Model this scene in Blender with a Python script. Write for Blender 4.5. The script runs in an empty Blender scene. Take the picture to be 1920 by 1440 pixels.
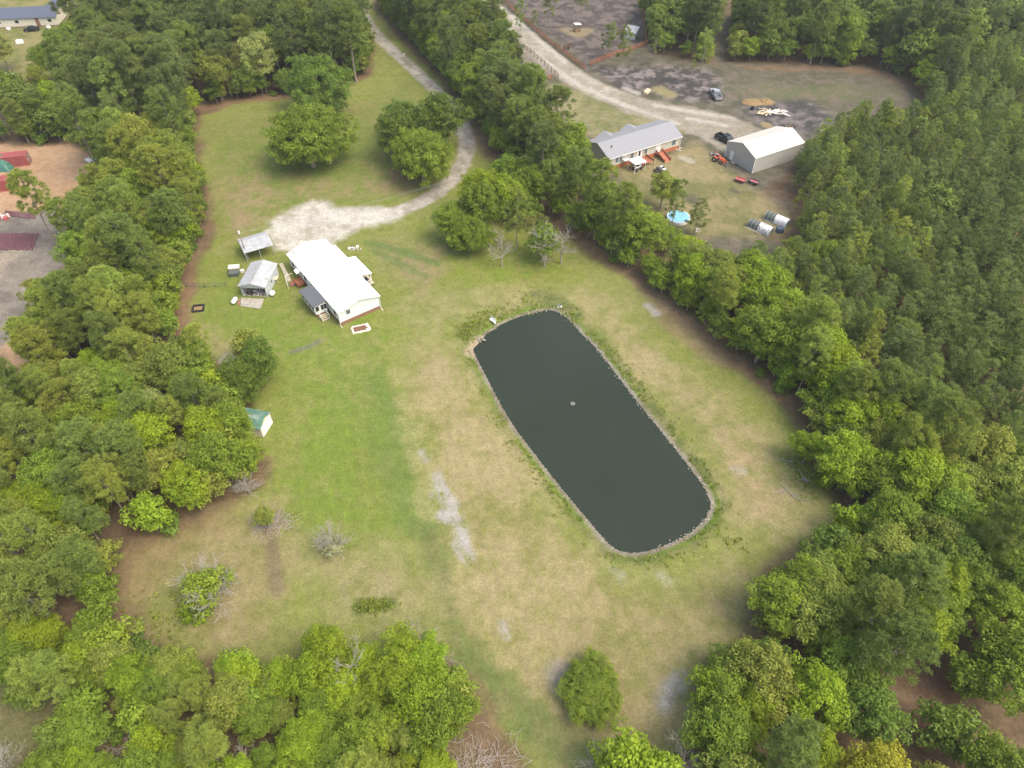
import bpy, math, random
import numpy as np
from mathutils import Vector, Matrix
R_ = math.radians

# ------------------------------------------------------------------ camera, world, sun, exposure
H = 85.0; PITCH = R_(46.0); F = 1333.0
S = bpy.context.scene
COL = S.collection
cam = bpy.data.cameras.new('camera'); camo = bpy.data.objects.new('camera', cam); COL.objects.link(camo)
camo.location = (0, 0, H); camo.rotation_euler = (math.pi/2 - PITCH, 0, 0)
cam.sensor_width = 36.0; cam.lens = 36.0*F/1920.0; cam.clip_start = 1.0; cam.clip_end = 9000.0
S.camera = camo
SUN_EL, SUN_AZ = 58.0, 118.0          # azimuth measured from +Y towards +X
W = bpy.data.worlds.new('World'); S.world = W; W.use_nodes = True
wn = W.node_tree.nodes; wl = W.node_tree.links
sky = wn.new('ShaderNodeTexSky'); sky.sky_type = 'NISHITA'; sky.sun_disc = False
sky.sun_elevation = R_(SUN_EL); sky.sun_rotation = R_(SUN_AZ)
sky.air_density = 1.6; sky.dust_density = 7.0; sky.ozone_density = 0.6; sky.altitude = 50
bg = wn['Background']; bg.inputs['Strength'].default_value = 0.15
wl.new(sky.outputs['Color'], bg.inputs['Color'])
sl = bpy.data.lights.new('sun', 'SUN'); sl.energy = 0.75; sl.angle = R_(28); sl.color = (1.0, 0.955, 0.89)
so = bpy.data.objects.new('sun', sl); COL.objects.link(so)
sd = Vector((math.sin(R_(SUN_AZ))*math.cos(R_(SUN_EL)), math.cos(R_(SUN_AZ))*math.cos(R_(SUN_EL)), math.sin(R_(SUN_EL))))
so.rotation_euler = sd.to_track_quat('Z', 'Y').to_euler(); so.location = sd*300
S.view_settings.view_transform = 'Standard'; S.view_settings.look = 'None'
S.view_settings.gamma = 1.0; S.view_settings.use_curve_mapping = False
S.view_settings.exposure = 0.94
S.cycles.max_bounces = 6; S.cycles.diffuse_bounces = 5; S.cycles.transmission_bounces = 4
S.cycles.glossy_bounces = 2; S.cycles.caustics_reflective = False; S.cycles.caustics_refractive = False

# ------------------------------------------------------------------ helpers
def at(px, py, z=0.0):
    u = (px-960)/F; v = (py-720)/F
    dz = math.sin(PITCH)+v*math.cos(PITCH); dy = math.cos(PITCH)-v*math.sin(PITCH)
    t = (H-z)/dz
    return np.array([u*t, dy*t])
def pix(x, y, z=0.0):
    f = y*math.cos(PITCH)+(H-z)*math.sin(PITCH); d = -y*math.sin(PITCH)+(H-z)*math.cos(PITCH)
    return 960+F*x/f, 720+F*d/f
def ang(a, b): return math.atan2(b[1]-a[1], b[0]-a[0])
def tag(o, label=None, cat=None, group=None, kind=None):
    if label: o['label'] = label
    if cat: o['category'] = cat
    if group: o['group'] = group
    if kind: o['kind'] = kind
    return o
def thing(name, label, cat, loc=(0, 0, 0), rz=0.0, group=None):
    o = bpy.data.objects.new(name, None); COL.objects.link(o); o.empty_display_size = 0.3
    o.location = (loc[0], loc[1], loc[2] if len(loc) > 2 else 0.0); o.rotation_euler = (0, 0, rz)
    return tag(o, label, cat, group)
def dup(root, loc, rz, label=None, scale=1.0):
    r = root.copy(); COL.objects.link(r)
    r.location = (loc[0], loc[1], loc[2] if len(loc) > 2 else 0.0); r.rotation_euler = (0, 0, rz); r.scale = (scale,)*3
    if label: r['label'] = label
    for ch in root.children:
        c = ch.copy(); COL.objects.link(c); c.parent = r
        for g in ch.children:
            d = g.copy(); COL.objects.link(d); d.parent = c
    return r
def np_mesh(name, V, Fq, mat, tone=None, smooth=False):
    """V (n,3), Fq (m,k) int array -> mesh"""
    me = bpy.data.meshes.new(name)
    V = np.asarray(V, np.float32); Fq = np.asarray(Fq, np.int32)
    m, k = Fq.shape
    me.vertices.add(len(V)); me.vertices.foreach_set('co', V.ravel())
    me.loops.add(m*k); me.loops.foreach_set('vertex_index', Fq.ravel())
    me.polygons.add(m); me.polygons.foreach_set('loop_start', np.arange(0, m*k, k, dtype=np.int32))
    if smooth: me.polygons.foreach_set('use_smooth', np.ones(m, bool))
    me.update(calc_edges=True)
    if tone is not None:
        a = me.attributes.new('tone', 'FLOAT', 'POINT'); a.data.foreach_set('value', np.asarray(tone, np.float32))
    if mat: me.materials.append(mat)
    return me
class MB:
    def __init__(s): s.v = []; s.f = []
    def face(s, pts):
        b = len(s.v); s.v += [tuple(p) for p in pts]; s.f.append(list(range(b, b+len(pts)))); return s
    def box(s, c, d, rz=0.0, ry=0.0, rx=0.0, taper=1.0):
        m = Matrix.Rotation(rz, 3, 'Z') @ Matrix.Rotation(ry, 3, 'Y') @ Matrix.Rotation(rx, 3, 'X')
        b = len(s.v)
        for z in (-1, 1):
            k = taper if z > 0 else 1.0
            for x, y in ((-1, -1), (1, -1), (1, 1), (-1, 1)):
                s.v.append(tuple(m @ Vector((x*d[0]/2*k, y*d[1]/2*k, z*d[2]/2)) + Vector(c)))
        for q in ((0, 3, 2, 1), (4, 5, 6, 7), (0, 1, 5, 4), (1, 2, 6, 5), (2, 3, 7, 6), (3, 0, 4, 7)):
            s.f.append([b+i for i in q])
        return s
    def prism(s, prof, a, b, axis='x'):
        """closed profile (list of 2D) swept along axis from a to b; profile coords are the other two axes"""
        n = len(prof); o = len(s.v)
        for t in (a, b):
            for p in prof:
                s.v.append((t, p[0], p[1]) if axis == 'x' else (p[0], t, p[1]) if axis == 'y' else (p[0], p[1], t))
        s.f.append([o+i for i in range(n)][::-1]); s.f.append([o+n+i for i in range(n)])
        for i in range(n):
            j = (i+1) % n; s.f.append([o+i, o+j, o+n+j, o+n+i])
        return s
    def tube(s, p0, p1, r0, r1=None, n=6, caps=True):
        r1 = r0 if r1 is None else r1
        p0 = Vector(p0); p1 = Vector(p1); d = (p1-p0)
        if d.length < 1e-6: return s
        d.normalize(); a = d.orthogonal().normalized(); c = d.cross(a); o = len(s.v)
        for p, r in ((p0, r0), (p1, r1)):
            for i in range(n):
                t = 2*math.pi*i/n; s.v.append(tuple(p+(a*math.cos(t)+c*math.sin(t))*r))
        for i in range(n):
            j = (i+1) % n; s.f.append([o+i, o+j, o+n+j, o+n+i])
        if caps: s.f.append([o+i for i in range(n)][::-1]); s.f.append([o+n+i for i in range(n)])
        return s
    def lathe(s, prof, c=(0, 0, 0), n=12, axis='z'):
        o = len(s.v); m = len(prof)
        for r, z in prof:
            for i in range(n):
                t = 2*math.pi*i/n; x, y = r*math.cos(t), r*math.sin(t)
                p = (x, y, z) if axis == 'z' else (z, x, y) if axis == 'x' else (x, z, y)
                s.v.append((p[0]+c[0], p[1]+c[1], p[2]+c[2]))
        for k in range(m-1):
            for i in range(n):
                j = (i+1) % n; s.f.append([o+k*n+i, o+k*n+j, o+(k+1)*n+j, o+(k+1)*n+i])
        s.f.append([o+i for i in range(n)][::-1]); s.f.append([o+(m-1)*n+i for i in range(n)])
        return s
    def build(s, name, mat, parent=None, bevel=0.0, smooth=False, loc=None):
        me = bpy.data.meshes.new(name); me.from_pydata(s.v, [], s.f); me.update()
        if mat: me.materials.append(mat)
        o = bpy.data.objects.new(name, me); COL.objects.link(o)
        if parent: o.parent = parent
        if loc: o.location = loc
        if smooth:
            for p in me.polygons: p.use_smooth = True
        if bevel:
            b = o.modifiers.new('bevel', 'BEVEL'); b.width = bevel; b.segments = 2; b.limit_method = 'ANGLE'
        return o
def box(name, mat, parent, c, d, **k):
    bv = k.pop('bevel', 0.0); return MB().box(c, d, **k).build(name, mat, parent, bevel=bv)

# ------------------------------------------------------------------ materials
def node(nt, t, **k):
    n = nt.nodes.new(t)
    for a, b in k.items(): setattr(n, a, b)
    return n
def mat(name, col, rough=0.7, metal=0.0, var=0.15, scale=3.0, bump=0.0, bscale=None, ribs=None, spec=0.5, dirt=None):
    m = bpy.data.materials.new(name); m.use_nodes = True; nt = m.node_tree; L = nt.links
    p = nt.nodes['Principled BSDF']; p.inputs['Roughness'].default_value = rough; p.inputs['Metallic'].default_value = metal
    p.inputs['Specular IOR Level'].default_value = spec
    tc = node(nt, 'ShaderNodeTexCoord'); no = node(nt, 'ShaderNodeTexNoise'); no.inputs['Scale'].default_value = scale
    no.inputs['Detail'].default_value = 6; no.inputs['Roughness'].default_value = 0.65
    L.new(tc.outputs['Object'], no.inputs['Vector'])
    mr = node(nt, 'ShaderNodeMapRange'); mr.inputs['From Min'].default_value = 0.3; mr.inputs['From Max'].default_value = 0.7
    mr.inputs['To Min'].default_value = 1-var; mr.inputs['To Max'].default_value = 1+var
    L.new(no.outputs['Fac'], mr.inputs['Value'])
    mx = node(nt, 'ShaderNodeMix', data_type='RGBA', blend_type='MULTIPLY'); mx.inputs[0].default_value = 1
    mx.inputs[6].default_value = (*col, 1); L.new(mr.outputs[0], mx.inputs[7])
    out = mx.outputs[2]
    if dirt:
        n2 = node(nt, 'ShaderNodeTexNoise'); n2.inputs['Scale'].default_value = dirt[1]; n2.inputs['Detail'].default_value = 5
        L.new(tc.outputs['Object'], n2.inputs['Vector'])
        r2 = node(nt, 'ShaderNodeMapRange'); r2.inputs['From Min'].default_value = dirt[2]; r2.inputs['From Max'].default_value = dirt[2]+0.15
        r2.inputs['To Max'].default_value = dirt[3]
        L.new(n2.outputs['Fac'], r2.inputs['Value'])
        m2 = node(nt, 'ShaderNodeMix', data_type='RGBA'); L.new(r2.outputs[0], m2.inputs[0]); L.new(out, m2.inputs[6])
        m2.inputs[7].default_value = (*dirt[0], 1); out = m2.outputs[2]
    L.new(out, p.inputs['Base Color'])
    if bump or ribs:
        bp = node(nt, 'ShaderNodeBump'); bp.inputs['Strength'].default_value = 0.6; bp.inputs['Distance'].default_value = bump or 0.03
        if ribs:
            w = node(nt, 'ShaderNodeTexWave', wave_type='BANDS', bands_direction=ribs[0]); w.inputs['Scale'].default_value = ribs[1]
            w.inputs['Distortion'].default_value = 0
            L.new(tc.outputs['Object'], w.inputs['Vector']); L.new(w.outputs['Fac'], bp.inputs['Height'])
        else:
            nb = node(nt, 'ShaderNodeTexNoise'); nb.inputs['Scale'].default_value = bscale or scale*3; nb.inputs['Detail'].default_value = 5
            L.new(tc.outputs['Object'], nb.inputs['Vector']); L.new(nb.outputs['Fac'], bp.inputs['Height'])
        L.new(bp.outputs['Normal'], p.inputs['Normal'])
    return m
def leafmat(name, rough=0.55, transl=0.3, lo=0.55, hi=1.5, warm=0.5):
    m = bpy.data.materials.new(name); m.use_nodes = True; nt = m.node_tree; L = nt.links
    p = nt.nodes['Principled BSDF']; p.inputs['Roughness'].default_value = rough; p.inputs['Specular IOR Level'].default_value = 0.25
    oi = node(nt, 'ShaderNodeObjectInfo'); atn = node(nt, 'ShaderNodeAttribute', attribute_name='tone')
    mr = node(nt, 'ShaderNodeMapRange'); mr.inputs['To Min'].default_value = lo; mr.inputs['To Max'].default_value = hi
    L.new(atn.outputs['Fac'], mr.inputs['Value'])
    mx = node(nt, 'ShaderNodeMix', data_type='RGBA', blend_type='MULTIPLY'); mx.inputs[0].default_value = 1
    L.new(oi.outputs['Color'], mx.inputs[6]); L.new(mr.outputs[0], mx.inputs[7])
    # fresh leaves are yellower
    mw = node(nt, 'ShaderNodeMix', data_type='RGBA', blend_type='MULTIPLY'); 
    m3 = node(nt, 'ShaderNodeMath', operation='MULTIPLY'); L.new(atn.outputs['Fac'], m3.inputs[0]); m3.inputs[1].default_value = warm
    L.new(m3.outputs[0], mw.inputs[0]); L.new(mx.outputs[2], mw.inputs[6]); mw.inputs[7].default_value = (1.25, 1.05, 0.7, 1)
    L.new(mw.outputs[2], p.inputs['Base Color'])
    tr = node(nt, 'ShaderNodeBsdfTranslucent'); L.new(mw.outputs[2], tr.inputs['Color'])
    ms = node(nt, 'ShaderNodeMixShader'); ms.inputs[0].default_value = transl
    L.new(p.outputs[0], ms.inputs[1]); L.new(tr.outputs[0], ms.inputs[2])
    L.new(ms.outputs[0], nt.nodes['Material Output'].inputs['Surface'])
    return m
M = dict(
    leaf=leafmat('broad leaves', 0.55, 0.40, .68, 1.35), needle=leafmat('pine needles', 0.6, 0.46, 0.7, 1.35, 0.45),
    bark=mat('grey brown bark', (0.27, 0.24, 0.20), 0.9, var=0.35, scale=6, bump=0.03),
    dead=mat('bleached dead wood', (0.33, 0.31, 0.275), 0.85, var=0.3, scale=4),
    white=mat('white siding', (0.74, 0.78, 0.80), 0.5, var=0.04, ribs=('Z', 3.2), bump=0.012),
    trim=mat('white trim', (0.80, 0.80, 0.79), 0.5, var=0.04),
    wroof=mat('white coated roof', (0.90, 0.90, 0.89), 0.5, var=0.02, scale=1.2),
    brick=mat('brown brick skirting', (0.25, 0.13, 0.09), 0.85, var=0.3, scale=14, bump=0.01),
    groof=mat('slate grey shingles', (0.105, 0.115, 0.13), 0.85, var=0.18, scale=5, bump=0.01, bscale=30),
    glass=mat('dark window glass', (0.03, 0.035, 0.04), 0.08, var=0.1),
    lroof=mat('light grey shingles', (0.25, 0.262, 0.285), 0.85, var=0.08, scale=2.5, bump=0.01, bscale=25),
    beige=mat('beige siding', (0.52, 0.50, 0.44), 0.6, var=0.05, ribs=('Z', 3.2), bump=0.012),
    obrick=mat('orange brick skirting', (0.42, 0.14, 0.06), 0.85, var=0.25, scale=12, bump=0.01),
    redwood=mat('red stained deck boards', (0.34, 0.12, 0.07), 0.7, var=0.25, scale=4),
    broof=mat('cream metal roof', (0.60, 0.59, 0.53), 0.45, var=0.03, ribs=('X', 2.2), bump=0.02),
    bwall=mat('warm grey metal wall', (0.44, 0.43, 0.41), 0.5, var=0.05, ribs=('DIAGONAL', 3.0), bump=0.02),
    tin=mat('weathered galvanised metal', (0.42, 0.44, 0.46), 0.5, 0.15, var=0.16, scale=1.3, ribs=('X', 2.6), bump=0.02, dirt=((0.33, 0.31, 0.29), 0.8, 0.52, 0.7)),
    tinw=mat('pale metal wall', (0.52, 0.57, 0.60), 0.5, 0.1, var=0.08, ribs=('DIAGONAL', 3.2), bump=0.02),
    dark=mat('dark interior clutter', (0.10, 0.10, 0.10), 0.8, var=0.6, scale=6),
    conc=mat('stained concrete', (0.36, 0.34, 0.30), 0.9, var=0.22, scale=2.2, bump=0.01, dirt=((0.22, 0.19, 0.15), 1.2, 0.5, 0.6)),
    tank=mat('white painted steel', (0.80, 0.80, 0.78), 0.35, var=0.05),
    old=mat('weathered tan boards', (0.42, 0.37, 0.27), 0.85, var=0.3, scale=3),
    post=mat('brown timber', (0.20, 0.13, 0.08), 0.85, var=0.3, scale=5),
    redf=mat('red brown fence boards', (0.34, 0.13, 0.07), 0.8, var=0.3, scale=4),
    gren=mat('faded green roof', (0.09, 0.20, 0.15), 0.55, var=0.25, scale=1.2, ribs=('X', 2.4), bump=0.015, dirt=((0.32, 0.38, 0.35), 0.9, 0.5, 0.7)),
    cream=mat('cream panel wall', (0.66, 0.62, 0.53), 0.6, var=0.05),
    black=mat('black paint', (0.015, 0.018, 0.022), 0.25, var=0.2), silver=mat('silver paint', (0.48, 0.50, 0.54), 0.28, 0.5, var=0.05),
    rubber=mat('tyre rubber', (0.025, 0.025, 0.025), 0.9, var=0.2), rim=mat('wheel metal', (0.5, 0.5, 0.5), 0.35, 0.7, var=0.1),
    orange=mat('orange red paint', (0.62, 0.13, 0.06), 0.4, var=0.1), red=mat('faded red paint', (0.42, 0.12, 0.12), 0.55, var=0.25, scale=4),
    contr=mat('faded red container steel', (0.30, 0.075, 0.075), 0.6, var=0.2, scale=1.5, ribs=('X', 1.6), bump=0.05),
    tarpg=mat('green tarpaulin', (0.05, 0.16, 0.13), 0.5, var=0.3, scale=2, bump=0.05, bscale=3),
    pipe=mat('maroon primer pipe', (0.16, 0.07, 0.085), 0.55, var=0.35, scale=1.5, dirt=((0.36, 0.30, 0.31), 1.5, 0.52, 0.8)),
    rock=mat('pale limestone rubble', (0.38, 0.36, 0.30), 0.9, var=0.3, scale=4, bump=0.03),
    wrock=mat('white stone border', (0.70, 0.68, 0.62), 0.8, var=0.15, scale=4),
    pool=mat('pale blue pool cover', (0.20, 0.46, 0.66), 0.4, var=0.25, scale=1.5, bump=0.08, bscale=2),
    wire=mat('grey wire', (0.30, 0.30, 0.29), 0.6, var=0.1), hay=mat('straw', (0.24, 0.165, 0.075), 0.95, var=0.6, scale=3, bump=0.05),
    lumber=mat('pale sawn lumber', (0.62, 0.50, 0.34), 0.8, var=0.15, scale=4), board=mat('white scrap board', (0.72, 0.66, 0.62), 0.7, var=0.2, scale=4),
    broofn=mat('blue grey shingles', (0.085, 0.105, 0.15), 0.85, var=0.12, scale=3, bump=0.01, bscale=25),
    horse=mat('brown coat', (0.10, 0.045, 0.025), 0.6, var=0.25, scale=2), mane=mat('black mane', (0.015, 0.012, 0.01), 0.7, var=0.3, scale=6),
    mesh=mat('dark wire netting', (0.10, 0.12, 0.11), 0.6, var=0.3, scale=6), tarpw=mat('white tarpaulin', (0.78, 0.79, 0.80), 0.5, var=0.05, bump=0.03, bscale=2),
    mulch=mat('brown mulch', (0.16, 0.08, 0.045), 0.95, var=0.4, scale=6, bump=0.04), bluep=mat('dark blue paint', (0.06, 0.09, 0.14), 0.5, var=0.2),
    twig=mat('grey brush twigs', (0.34, 0.30, 0.26), 0.9, var=0.3, scale=4), winblue=mat('window blue grey', (0.12, 0.16, 0.17), 0.15, var=0.2),
)
wm = bpy.data.materials.new('pond water'); wm.use_nodes = True; nt = wm.node_tree
p = nt.nodes['Principled BSDF']; p.inputs['Roughness'].default_value = 0.12; p.inputs['IOR'].default_value = 1.33
tc = node(nt, 'ShaderNodeTexCoord'); n1 = node(nt, 'ShaderNodeTexNoise'); n1.inputs['Scale'].default_value = 0.03; n1.inputs['Detail'].default_value = 3
nt.links.new(tc.outputs['Object'], n1.inputs['Vector'])
cr = node(nt, 'ShaderNodeValToRGB'); cr.color_ramp.elements[0].color = (0.022, 0.030, 0.018, 1); cr.color_ramp.elements[1].color = (0.028, 0.037, 0.025, 1)
cr.color_ramp.elements[0].position = 0.35; cr.color_ramp.elements[1].position = 0.65
nt.links.new(n1.outputs['Fac'], cr.inputs[0]); nt.links.new(cr.outputs[0], p.inputs['Base Color'])
n2 = node(nt, 'ShaderNodeTexNoise'); n2.inputs['Scale'].default_value = 2.2; n2.inputs['Detail'].default_value = 4; nt.links.new(tc.outputs['Object'], n2.inputs['Vector'])
bp = node(nt, 'ShaderNodeBump'); bp.inputs['Distance'].default_value = 0.06; bp.inputs['Strength'].default_value = 0.6
nt.links.new(n2.outputs['Fac'], bp.inputs['Height']); nt.links.new(bp.outputs['Normal'], p.inputs['Normal'])
M['water'] = wm

# ground material: two albedos per point (A, B) and a share of B, broken up by fine noise
gm = bpy.data.materials.new('ground cover'); gm.use_nodes = True; nt = gm.node_tree; L = nt.links
p = nt.nodes['Principled BSDF']; p.inputs['Roughness'].default_value = 0.95; p.inputs['Specular IOR Level'].default_value = 0.1
geo = node(nt, 'ShaderNodeNewGeometry')
aA = node(nt, 'ShaderNodeAttribute', attribute_name='colA'); aB = node(nt, 'ShaderNodeAttribute', attribute_name='colB'); aM = node(nt, 'ShaderNodeAttribute', attribute_name='share')
def gn(scale, detail, rough=0.6, vec=None):
    n = node(nt, 'ShaderNodeTexNoise'); n.inputs['Scale'].default_value = scale; n.inputs['Detail'].default_value = detail; n.inputs['Roughness'].default_value = rough
    L.new(vec or geo.outputs['Position'], n.inputs['Vector']); return n
nA = gn(0.28, 9, 0.72)
mp = node(nt, 'ShaderNodeMapping', vector_type='TEXTURE'); mp.inputs['Rotation'].default_value = (0, 0, R_(-71)); mp.inputs['Scale'].default_value = (9.0, 0.8, 1)
L.new(geo.outputs['Position'], mp.inputs['Vector']); nS = gn(1.0, 5, 0.6, mp.outputs[0])
nF = gn(2.6, 4, 0.75)
# threshold value = 0.75*nA + .25*streak
t1 = node(nt, 'ShaderNodeMath', operation='MULTIPLY'); L.new(nA.outputs['Fac'], t1.inputs[0]); t1.inputs[1].default_value = 0.7
t2 = node(nt, 'ShaderNodeMath', operation='MULTIPLY_ADD'); L.new(nS.outputs['Fac'], t2.inputs[0]); t2.inputs[1].default_value = 0.3; L.new(t1.outputs[0], t2.inputs[2])
t3 = node(nt, 'ShaderNodeMapRange'); t3.inputs['From Min'].default_value = 0.34; t3.inputs['From Max'].default_value = 0.66; L.new(t2.outputs[0], t3.inputs['Value'])
d1 = node(nt, 'ShaderNodeMath', operation='SUBTRACT'); L.new(aM.outputs['Fac'], d1.inputs[0]); L.new(t3.outputs[0], d1.inputs[1])
fm = node(nt, 'ShaderNodeMapRange', interpolation_type='SMOOTHSTEP'); fm.inputs['From Min'].default_value = -0.34; fm.inputs['From Max'].default_value = 0.34; L.new(d1.outputs[0], fm.inputs['Value'])
mix = node(nt, 'ShaderNodeMix', data_type='RGBA'); L.new(fm.outputs[0], mix.inputs[0]); L.new(aA.outputs['Color'], mix.inputs[6]); L.new(aB.outputs['Color'], mix.inputs[7])
f1 = node(nt, 'ShaderNodeMapRange'); f1.inputs['From Min'].default_value = 0.25; f1.inputs['From Max'].default_value = 0.75; f1.inputs['To Min'].default_value = 0.48; f1.inputs['To Max'].default_value = 0.86
L.new(nF.outputs['Fac'], f1.inputs['Value'])
m2 = node(nt, 'ShaderNodeMix', data_type='RGBA', blend_type='MULTIPLY'); m2.inputs[0].default_value = 1; L.new(mix.outputs[2], m2.inputs[6]); L.new(f1.outputs[0], m2.inputs[7])
nP = gn(0.75, 6, 0.7); nX = gn(7.0, 3, 0.8)
v1 = node(nt, 'ShaderNodeMapRange'); v1.inputs['From Min'].default_value = 0.3; v1.inputs['From Max'].default_value = 0.7; v1.inputs['To Min'].default_value = 0.82; v1.inputs['To Max'].default_value = 1.18; L.new(nP.outputs['Fac'], v1.inputs['Value'])
v2 = node(nt, 'ShaderNodeMapRange'); v2.inputs['From Min'].default_value = 0.3; v2.inputs['From Max'].default_value = 0.7; v2.inputs['To Min'].default_value = 0.70; v2.inputs['To Max'].default_value = 1.30; L.new(nX.outputs['Fac'], v2.inputs['Value'])
v3 = node(nt, 'ShaderNodeMapRange'); v3.inputs['From Min'].default_value = 0.3; v3.inputs['From Max'].default_value = 0.7; v3.inputs['To Min'].default_value = 0.89; v3.inputs['To Max'].default_value = 1.11; L.new(nS.outputs['Fac'], v3.inputs['Value'])
k1 = node(nt, 'ShaderNodeMath', operation='MULTIPLY'); L.new(v1.outputs[0], k1.inputs[0]); L.new(v2.outputs[0], k1.inputs[1])
k2 = node(nt, 'ShaderNodeMath', operation='MULTIPLY'); L.new(k1.outputs[0], k2.inputs[0]); L.new(v3.outputs[0], k2.inputs[1])
m5 = node(nt, 'ShaderNodeMix', data_type='RGBA', blend_type='MULTIPLY'); m5.inputs[0].default_value = 1; L.new(m2.outputs[2], m5.inputs[6]); L.new(k2.outputs[0], m5.inputs[7])
L.new(m5.outputs[2], p.inputs['Base Color'])
bp = node(nt, 'ShaderNodeBump'); bp.inputs['Distance'].default_value = 0.10; bp.inputs['Strength'].default_value = 0.7
L.new(nF.outputs['Fac'], bp.inputs['Height']); L.new(bp.outputs['Normal'], p.inputs['Normal'])
M['ground'] = gm

# ------------------------------------------------------------------ plan of the place (points taken on the ground plane, metres)
def PX(pts, z=0.0):
    return np.array([at(q[0], q[1], q[2] if len(q) > 2 else z) for q in pts])
def sdist(P, X, Y):
    """signed distance to closed polygon, positive inside"""
    X = np.asarray(X, np.float32); Y = np.asarray(Y, np.float32)
    d = np.full(X.shape, 1e9, np.float32); ins = np.zeros(X.shape, bool); n = len(P)
    for i in range(n):
        ax, ay = P[i]; bx, by = P[(i+1) % n]
        ex, ey = bx-ax, by-ay; wx, wy = X-ax, Y-ay
        t = np.clip((wx*ex+wy*ey)/(ex*ex+ey*ey+1e-9), 0, 1)
        d = np.minimum(d, (wx-ex*t)**2+(wy-ey*t)**2)
        c = ((ay > Y) != (by > Y)) & (X < (bx-ax)*(Y-ay)/((by-ay) if abs(by-ay) > 1e-9 else 1e-9)+ax)
        ins ^= c
    d = np.sqrt(d); return np.where(ins, d, -d)
def ldist(P, X, Y):
    d = np.full(np.shape(X), 1e9, np.float32)
    for i in range(len(P)-1):
        ax, ay = P[i]; bx, by = P[i+1]; ex, ey = bx-ax, by-ay; wx, wy = X-ax, Y-ay
        t = np.clip((wx*ex+wy*ey)/(ex*ex+ey*ey+1e-9), 0, 1)
        d = np.minimum(d, (wx-ex*t)**2+(wy-ey*t)**2)
    return np.sqrt(d)
def smooth_poly(P, it=2, closed=True):
    P = np.asarray(P)
    for _ in range(it):
        if closed: Q = np.roll(P, -1, 0); P = np.stack([P*.75+Q*.25, P*.25+Q*.75], 1).reshape(-1, 2)
        else:
            Q = np.stack([P[:-1]*.75+P[1:]*.25, P[:-1]*.25+P[1:]*.75], 1).reshape(-1, 2); P = np.vstack([P[:1], Q, P[-1:]])
    return P
def ss(x, a, b): t = np.clip((x-a)/(b-a), 0, 1); return t*t*(3-2*t)
def vnoise(X, Y, s, seed):
    r = np.random.RandomState(seed); T = r.rand(256, 256).astype(np.float32)
    x = X*s+1000.0; y = Y*s+1000.0; i = np.floor(x).astype(int); j = np.floor(y).astype(int); u = x-i; v = y-j
    u = u*u*(3-2*u); v = v*v*(3-2*v)
    g = lambda a, b: T[a % 256, b % 256]
    return (g(i, j)*(1-u)+g(i+1, j)*u)*(1-v)+(g(i, j+1)*(1-u)+g(i+1, j+1)*u)*v
def fbm(X, Y, s, seed, o=4):
    r = 0; a = 1.0; t = 0
    for k in range(o): r = r+a*vnoise(X, Y, s*2**k, seed+k); t += a; a *= .55
    return r/t
WATER_Z = -0.45
POND = smooth_poly(PX([(886, 655), (893, 648), (898, 645), (901, 636), (908, 632), (913, 624), (928, 618), (936, 610), (960, 599), (985, 590), (1015, 583), (1035, 581), (1056, 590), (1075, 607), (1092, 628), (1110, 644), (1130, 668), (1160, 708), (1200, 760), (1250, 822), (1290, 872), (1318, 910), (1332, 938), (1333, 952), (1322, 975), (1290, 1003), (1250, 1022), (1205, 1036), (1175, 1037), (1150, 1028), (1125, 1002), (1090, 960), (1050, 912), (1005, 855), (960, 795), (935, 752), (915, 712), (897, 678)], WATER_Z), 1)
MAIN = PX([(640, -40), (672, 20), (690, 60), (700, 100), (690, 140), (655, 158), (600, 175), (510, 183), (440, 190), (375, 215), (366, 300), (380, 350), (392, 400), (380, 450), (358, 500), (345, 560), (335, 640), (345, 655), (410, 690), (420, 740), (440, 765), (450, 820), (480, 870), (478, 905), (440, 930), (390, 960), (330, 990), (262, 1030), (225, 1080), (212, 1140), (250, 1200), (330, 1250), (420, 1275), (540, 1262), (620, 1255), (700, 1275), (840, 1262), (885, 1300), (900, 1370), (945, 1430), (960, 1520), (1290, 1520), (1300, 1420), (1300, 1340), (1330, 1270), (1400, 1190), (1445, 1100), (1500, 1040), (1590, 985), (1570, 900), (1510, 820), (1470, 745), (1400, 692), (1330, 640), (1240, 560), (1170, 510), (1100, 462), (1050, 420), (1010, 390), (960, 330), (925, 290), (885, 228), (840, 165), (795, 112), (750, 62), (712, 20), (690, -40)])
NEC = PX([(905, -60, 0), (1195, -60, 0), (1200, 0, 0), (1215, 80, 0), (1240, 105, 0), (1330, 118, 0), (1335, 30, 0), (1372, 30, 0), (1368, 115, 0), (1400, 118, 0), (1560, 126, 0), (1640, 126, 0), (1700, 152, 0), (1752, 192, 3), (1680, 192, 9), (1600, 196, 9), (1545, 222, 9), (1505, 262, 8), (1450, 300, 8), (1415, 335, 8), (1440, 362, 8), (1492, 395, 8), (1490, 440, 8), (1440, 462, 7), (1390, 460, 8), (1315, 462, 9), (1300, 420, 8), (1270, 385, 8), (1225, 365, 8), (1180, 370, 8), (1140, 315, 8), (1100, 285, 8), (1045, 215, 8), (1000, 170, 8), (975, 110, 8), (930, 60, 8), (880, 0, 8), (860, -60, 8)])
NWC = PX([(-60, -60, 0), (190, -60, 0), (212, 0, 0), (213, 45, 0), (190, 80, 0), (150, 100, 0), (130, 150, 0), (60, 150, 0), (20, 170, 0), (-60, 170, 0)])
WYC = PX([(-80, 268, 0), (140, 272, 0), (175, 290, 0), (190, 320, 0), (130, 350, 8), (85, 400, 12), (105, 440, 12), (70, 480, 12), (40, 540, 12), (10, 610, 12), (-60, 700, 12)])
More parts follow.
